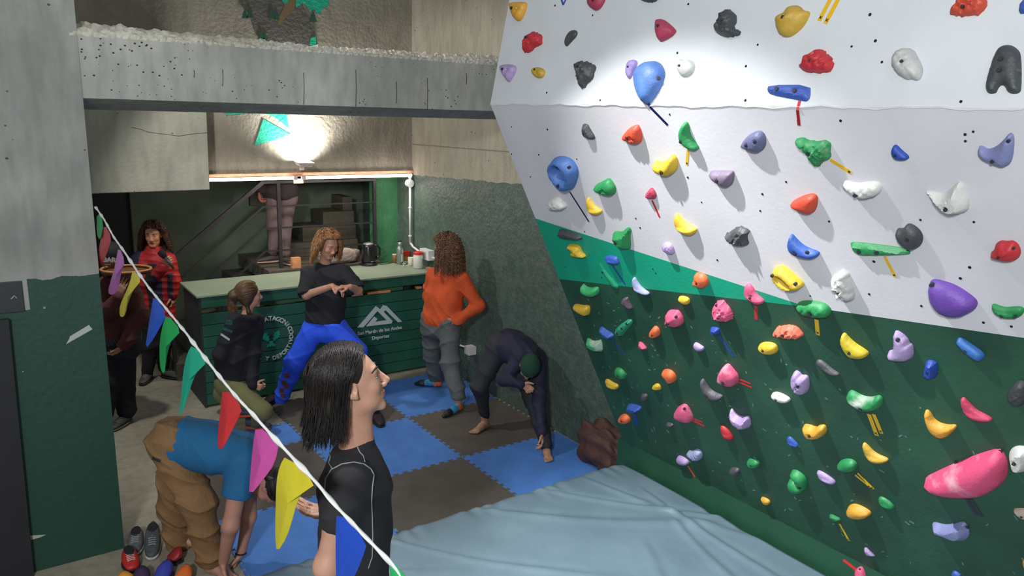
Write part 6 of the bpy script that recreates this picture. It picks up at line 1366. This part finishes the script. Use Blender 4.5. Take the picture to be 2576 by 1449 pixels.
# ---------------------------------------------------------------- 7 person with cap at the pillar
B = (-2.22, 1.22)
hiL, hiR = J(272, 862, B, -.02), J(312, 860, B, .02); knL, anL = J(275, 950, B, -.12), J(262, 1040, B, -.15); knR, anR = J(312, 950, B, .0), J(318, 1032, B, .0)
shL, shR = J(262, 722, B, -.08), J(322, 716, B, .06); neckb = J(284, 700, B, .0); c = J(282, 650, B, .02); F = unit(-RH*.35+HN*.9-ZUP*.05); U = unit(ZUP+HN*.1)
elR, wrR = J(352, 800, B, -.06), J(312, 868, B, -.16); elL, wrL = J(262, 790, B, -.2), J(300, 745, B, -.3)
s = Sdf(.0065); L, ax = head(s, c, F, U, 1.0); s.cap(neckb-ZUP*.03, c-U*.05, .055, .05, .03); torso(s, shL, shR, hiL, hiR, .085, .095, .095)
limb(s, shR, elR, wrR, (.045, .038, .027)); limb(s, shL, elL, wrL, (.045, .038, .027)); hand2(s, wrR, unit(-ZUP*.7-RH*.6), -RH*.3+ZUP*-.3+HN*.5, TOC, 1, .5); hand2(s, wrL, unit(ZUP*.9+RH*.3), HN, -RH, 1, .2)
limb(s, hiL, knL, anL, (.085, .055, .04)); limb(s, hiR, knR, anR, (.085, .055, .04))
p7 = person((B[0], B[1], 0), 'person in maroon sweater, black lettered cap and dark jeans half hidden behind the pillar', .0065, s, [skin('a97a62')])
t = Sdf(.008); t.wr = wrinkle(.005, 28, 14); torso(t, shL, shR, hiL+ZUP*.04, hiR+ZUP*.04, .112, .13, .125); t.path([shR, elR, wrR], (.088, .078, .052), .04).path([shL, elL, wrL], (.085, .07, .05), .04); t.cap(neckb-ZUP*.05, neckb-ZUP*.01, .08, .065, .04)
cloth('sweater', t, mat('sweater_maroon', '542824', .85, .15, 8, .25, 50), p7)
t = Sdf(.010); t.wr = wrinkle(.003, 30, 2); t.cap(hiL+ZUP*.02, hiR+ZUP*.02, .135, None, .05); t.cap(hiL-ZUP*.05, hiR-ZUP*.05, .137, None, .05)
sp = cloth('plaid_shirt_tail', t, mat('plaid_base', '1e232a', .85), p7)
for q in range(5):
    surf_line(sp, [(262+q*8, 842-q*3), (276+q*8, 872-q*3)], .0016, mat('plaid_line', '5e6a6e', .8), 'plaid_stripe', p7); surf_line(sp, [(262, 850+q*6), (306, 828+q*6)], .0016, mat('plaid_line', '5e6a6e', .8), 'plaid_stripe', p7)
t = Sdf(.008); t.wr = wrinkle(.003, 34, 15); t.cap(hiL-ZUP*.02, hiR-ZUP*.02, .112, None, .05); t.path([hiL, knL, anL], (.11, .088, .08), .04).path([hiR, knR, anR], (.11, .09, .082), .04)
cloth('jeans', t, mat('jeans_dark', '14161f', .85, .15, 10, .2, 60), p7)
for an in (anL, anR): shoe('shoe', g0(an+HN*.06, .002), g0(an+unit(TOC-RH*.15)*.22, .002), mat('shoe_green_grey', '3a443c', .6), mat('sole_tan', '6a6152', .7), p7, lace=M_lg)
h_ = Sdf(.007); h_.ell(L(0, -.012, .05), (.092, .108, .098), ax, .02); h_.cut(L(0, 0, .01), -ax[2], .3)
capm = cloth('cap', h_, mat('cap_black', '141519', .8, .1, 20), p7)
h_ = Sdf(.007); h_.ell(L(0, -.05, -.02), (.085, .065, .07), ax, .03).path([L(-.03, -.09, -.03), L(-.03, -.11, -.14)], (.04, .02), .03).path([L(.04, -.08, -.03), L(.05, -.09, -.13)], (.04, .018), .03); h_.wr = wrinkle(.004, 110, 5)
cloth('hair', h_, mat('hair_auburn', '4a2c1e', .6, .3, 40), p7)
bo = J(275, 654, B, -.16); 
text_obj('cap_lettering', 'BAR', .058, bo, RH, ZUP, mat('print_white', 'c9cbc8'), p7, ext=.0015)
ul = MB().slab([bo-RH*.045-ZUP*.038, bo+RH*.01-ZUP*.038, bo+RH*.01-ZUP*.035, bo-RH*.045-ZUP*.035], TOC*.0015); obj('cap_underline', ul, mat('print_white', 'c9cbc8'), p7)
tc_ = J(318, 685, B, -.16)
ty = empty('serving_tray', tc_, label='shallow brown wooden tray carried at shoulder height behind the pink pennant', cat='tray')
mb = MB(); P_ = [tc_+RH*(.20*math.cos(a))+HN*(.16*math.sin(a)) for a in np.linspace(0, 2*math.pi, 20, endpoint=False)]
mb.slab(P_, (0, 0, .012)); obj('tray_bottom', mb, mat('tray_brown', '6a4222', .6), ty)
mb = MB(); mb.tube(P_+[P_[0]], .010, 6); mb.v = [(x, y, z+.03) for x, y, z in mb.v]; obj('tray_rim', mb, mat('tray_rim', 'b9824c', .6, .2, 20), ty)
mb = MB()
for i in range(20): a, b = P_[i], P_[(i+1) % 20]; mb.add([a, b, b+ZUP*.03, a+ZUP*.03], [(0, 1, 2, 3)])
obj('tray_wall', mb, mat('tray_brown', '6a4222'), ty)
# ---------------------------------------------------------------- 8 person on the landing
B = (-.42, 2.52)
hiL, hiR = J(690, 486, B, .0), J(722, 486, B, .02); knL, anL = J(690, 566, B, .0), J(688, 632, B, .03); knR, anR = J(714, 566, B, .02), J(716, 636, B, -.04)
shL, shR = J(672, 350, B, 0), J(738, 350, B, 0); neckb = J(705, 335, B, 0); c = J(705, 292, B, -.03); F = unit(-RH*.7+TOC*.5); U = ZUP
elL, wrL = J(664, 430, B, -.05), J(652, 478, B, -.12); elR, wrR = J(752, 400, B, .05), J(748, 420, B, -.08)
s = Sdf(.008); L, ax = head(s, c, F, U, 1.0); s.cap(neckb-ZUP*.03, c-U*.05, .055, .05, .03); torso(s, shL, shR, hiL, hiR, .085, .09, .095)
limb(s, shR, elR, wrR, (.045, .038, .027)); limb(s, shL, elL, wrL, (.045, .038, .027)); hand2(s, wrL, unit(-ZUP), RH, TOC, 1, .6); hand2(s, wrR, unit(-ZUP), -RH, TOC, 1, .5)
limb(s, hiL, knL, anL, (.085, .055, .04)); limb(s, hiR, knR, anR, (.085, .055, .04))
p8 = person((B[0], B[1], LZ), 'person on the stair landing seen from the hips down in grey trousers and sneakers', .008, s, [skin('a0604c')])
t = Sdf(.010); t.wr = wrinkle(.003, 30, 16); torso(t, shL, shR, hiL, hiR, .11, .12, .125); t.path([shR, elR, wrR], (.07, .06, .045), .04).path([shL, elL, wrL], (.07, .06, .045), .04); t.cap(hiL+ZUP*.02, hiR+ZUP*.02, .128, None, .04)
cloth('jacket', t, mat('jacket_brown_black', '2c2426', .8, .1, 8), p8)
t = Sdf(.008); t.wr = wrinkle(.0012, 34, 17, (1, .3, .2)); t.cap(hiL-ZUP*.05, hiR-ZUP*.05, .11, None, .05); t.path([hiL, knL, anL], (.11, .082, .06), .04).path([hiR, knR, anR], (.115, .085, .065), .04)
cloth('trousers', t, mat('trousers_mauve_grey', '6a5a5a', .85, .12, 8, .15, 50), p8)
for an, d in ((anL, -RH*.8+TOC*.5), (anR, RH*.7+TOC*.6)): shoe('sneaker', g0(an-unit(d)*.07, LZ+.002), g0(an+unit(d)*.19, LZ+.002), mat('sneaker_grey', '4d4844', .6), mat('sole_cream', 'c9a894', .6), p8)
h_ = Sdf(.008); h_.ell(L(0, -.02, .04), (.086, .10, .092), ax, .02); h_.ell(L(0, .11, -.02), (.07, .07, .085), ax, .01, True); cloth('hair', h_, mat('hair_espresso', '231712'), p8)
bq = J(638, 500, B, -.12); mb = MB().box(bq[0]-.05, bq[1]-.03, bq[2]-.08, bq[0]+.06, bq[1]+.03, bq[2]+.07)
obj('shoulder_pouch', mb, mat('pouch_dark', '262320', .7), bevel=.01, label='small dark pouch hanging from the hand of the person on the landing', cat='bag')
# ---------------------------------------------------------------- 9 woman in the foreground
B = (-2.2, -3.85); Z0 = .26
c = J(879, 962, B, .0); F = unit(RH*.92+HN*.34+ZUP*.19); U = unit(ZUP*.96-RH*.17)
neckb = J(893, 1108, B, .02); shL, shR = J(880, 1205, B, -.155), J(896, 1185, B, .165); elL = J(823, 1425, B, -.21); wrL = J(880, 1500, B, -.05); elR, wrR = J(870, 1390, B, .20), J(850, 1292, B, .06)
hiL, hiR = J(898, 1530, B, -.09), J(898, 1525, B, .09); knL, anL = V3(*(hiL[:2]), .72)+TOC*.02, V3(*(hiL[:2]), .34); knR, anR = V3(*(hiR[:2]), .72), V3(*(hiR[:2]), .34)
s = Sdf(.005); L, ax = head(s, c, F, U, 1.02, 1.6); s.cap(neckb-ZUP*.02, c-U*.05-F*.012, .054, .047, .03).cap(neckb+RH*.03, c-U*.08+F*.03, .030, .024, .03)
torso(s, shL, shR, hiL, hiR, .085, .085, .095); s.path([shL, shL*.5+elL*.5, elL, wrL], (.048, .043, .039, .027), .03); s.path([shR, elR, wrR], (.045, .036, .025), .03)
hand2(s, wrL, unit(-RH*.6-ZUP*.2+HN*.5), ZUP, TOC, .95, .4); hand2(s, wrR, unit(-RH*.96+ZUP*.06-TOC*.02), unit(ZUP*.9+TOC*.4), -TOC+ZUP*.1, .95, .22)
s.path([hiL, knL, anL], (.085, .055, .04), .04).path([hiR, knR, anR], (.085, .055, .04), .04)
p9 = person((B[0], B[1], Z0), 'person standing in profile in the foreground in a black tee with grey seams', .005, s, [skin('a9806c'), lips('a5685e')], face_tag(L, 1.02))
eyes(p9, L, ax, 1.02, mat('brow_black', '17110e', .8), iris='3a2a1e')
t = Sdf(.007); t.wr = wrinkle(.0022, 40, 18, (.3, .2, 1))
torso(t, shL, shR, hiL, hiR, .108, .105, .115, .06); t.cap(neckb-ZUP*.05-RH*.0, neckb-ZUP*.012, .085, .068, .05); ar = unit(elL-shL); ar2 = unit(elR-shR)
t.cap(J(925, 1215, B, -.02), J(930, 1300, B, -.02), .072, .07, .06)
t.cap(shL, shL+ar*.165, .066, .062, .03, flat=True).cap(shR, shR+ar2*.18, .062, .058, .03, flat=True); t.cut(neckb-ZUP*.004, ZUP*.9+RH*-.30, .12)
sh9 = cloth('tshirt', t, mat('tee_black_sport', '15161a', .85, .08, 10, .10, 80), p9)
M_seam = mat('seam_grey', '7d8284', .7)
for P in ([(868, 1090), (885, 1100), (905, 1107), (920, 1107), (929, 1098), (930, 1078)], [(896, 1110), (901, 1130), (905, 1138), (914, 1148), (917, 1162)], [(821, 1082), (824, 1120), (832, 1150), (828, 1165), (837, 1180)],
          [(818, 1232), (820, 1205), (834, 1182), (860, 1168), (890, 1163), (915, 1168), (932, 1180), (940, 1195)], [(940, 1195), (936, 1225), (934, 1260), (936, 1300), (937, 1350), (936, 1400), (926, 1430)]):
    surf_line(sh9, P, .0021, M_seam, 'seam', p9)
t = Sdf(.010); t.cap(hiL-ZUP*.02, hiR-ZUP*.02, .118, None, .05); t.path([hiL, knL, anL], (.115, .08, .06), .04).path([hiR, knR, anR], (.115, .08, .06), .04)
cloth('trousers', t, mat('trousers_black', '17161a'), p9)
for an in (anL, anR): shoe('shoe', g0(an-RH*.08, Z0+.006), g0(an+RH*.19, Z0+.006), mat('shoe_dark', '2a2226'), mat('sole_black', '191a1c'), p9)
h_ = Sdf(.005); h_.ell(L(0, -.022, .036), (.084, .100, .090), ax, .02).ell(L(0, -.075, -.04), (.080, .058, .11), ax, .04)
h_.ell(L(0, .105, -.03), (.082, .082, .115), ax, .012, True); h_.cap(L(.08, .015, -.035), L(.09, .02, -.03), .022, None, .01, True); h_.cap(L(-.08, .015, -.035), L(-.09, .02, -.03), .022, None, .01, True)
M_hb = mat('hair_near_black', '17120f', .5, .35, 25)
cloth('hair', h_, M_hb, p9)
lines = []; R_ = np.random.default_rng(4); cc_ = np.asarray(L(0, -.025, .038))
for i in range(2600):
    sd_ = -1 if i % 2 else 1; y0 = R_.uniform(-.085, .076); zz = .092*math.sqrt(max(.02, 1-((y0)/.10)**2))
    lay = 1.03+.14*R_.random()**1.3; ln = R_.uniform(.15, .23); pts = []; ye = min(R_.uniform(-.118, .016), y0*.25+.006); ts = .5+.06*int(R_.integers(0, 4)); tm = R_.uniform(1.25, 1.56)
    for q in range(20):
        t_ = q/19
        if t_ < ts:
            tau = t_/ts; th = tau*tm; yy = y0+(ye-y0)*tau**2.2
            rx = .087*math.sqrt(max(.04, 1-(min(.99, abs(yy)/.118))**2)); px_ = sd_*rx*math.sin(th)*lay; pz = .032+(zz*math.cos(th))*lay-.010*t_
            p = np.asarray(L(px_, -.014+yy*1.10*(1+.06*(lay-1)), pz+.004)); last = p
        else:
            u = (t_-ts)/(1-ts); p = last-ZUP*ln*u+ax[1]*(-.020*u)+(cc_-last)*np.array([1, 1, 0])*(.13*math.sin(u*2.5))+np.array([math.sin(i*1.3), math.cos(i*2.1), 0])*.008*u*u
        pts.append(p)
    pts = np.array(pts)
    for _ in range(3): pts[1:-1] = (pts[:-2]+pts[1:-1]*2+pts[2:])/4
    lines.append(pts)
strands('hair_strands', lines, .0012, M_hb, p9, 3, kind='stuff')
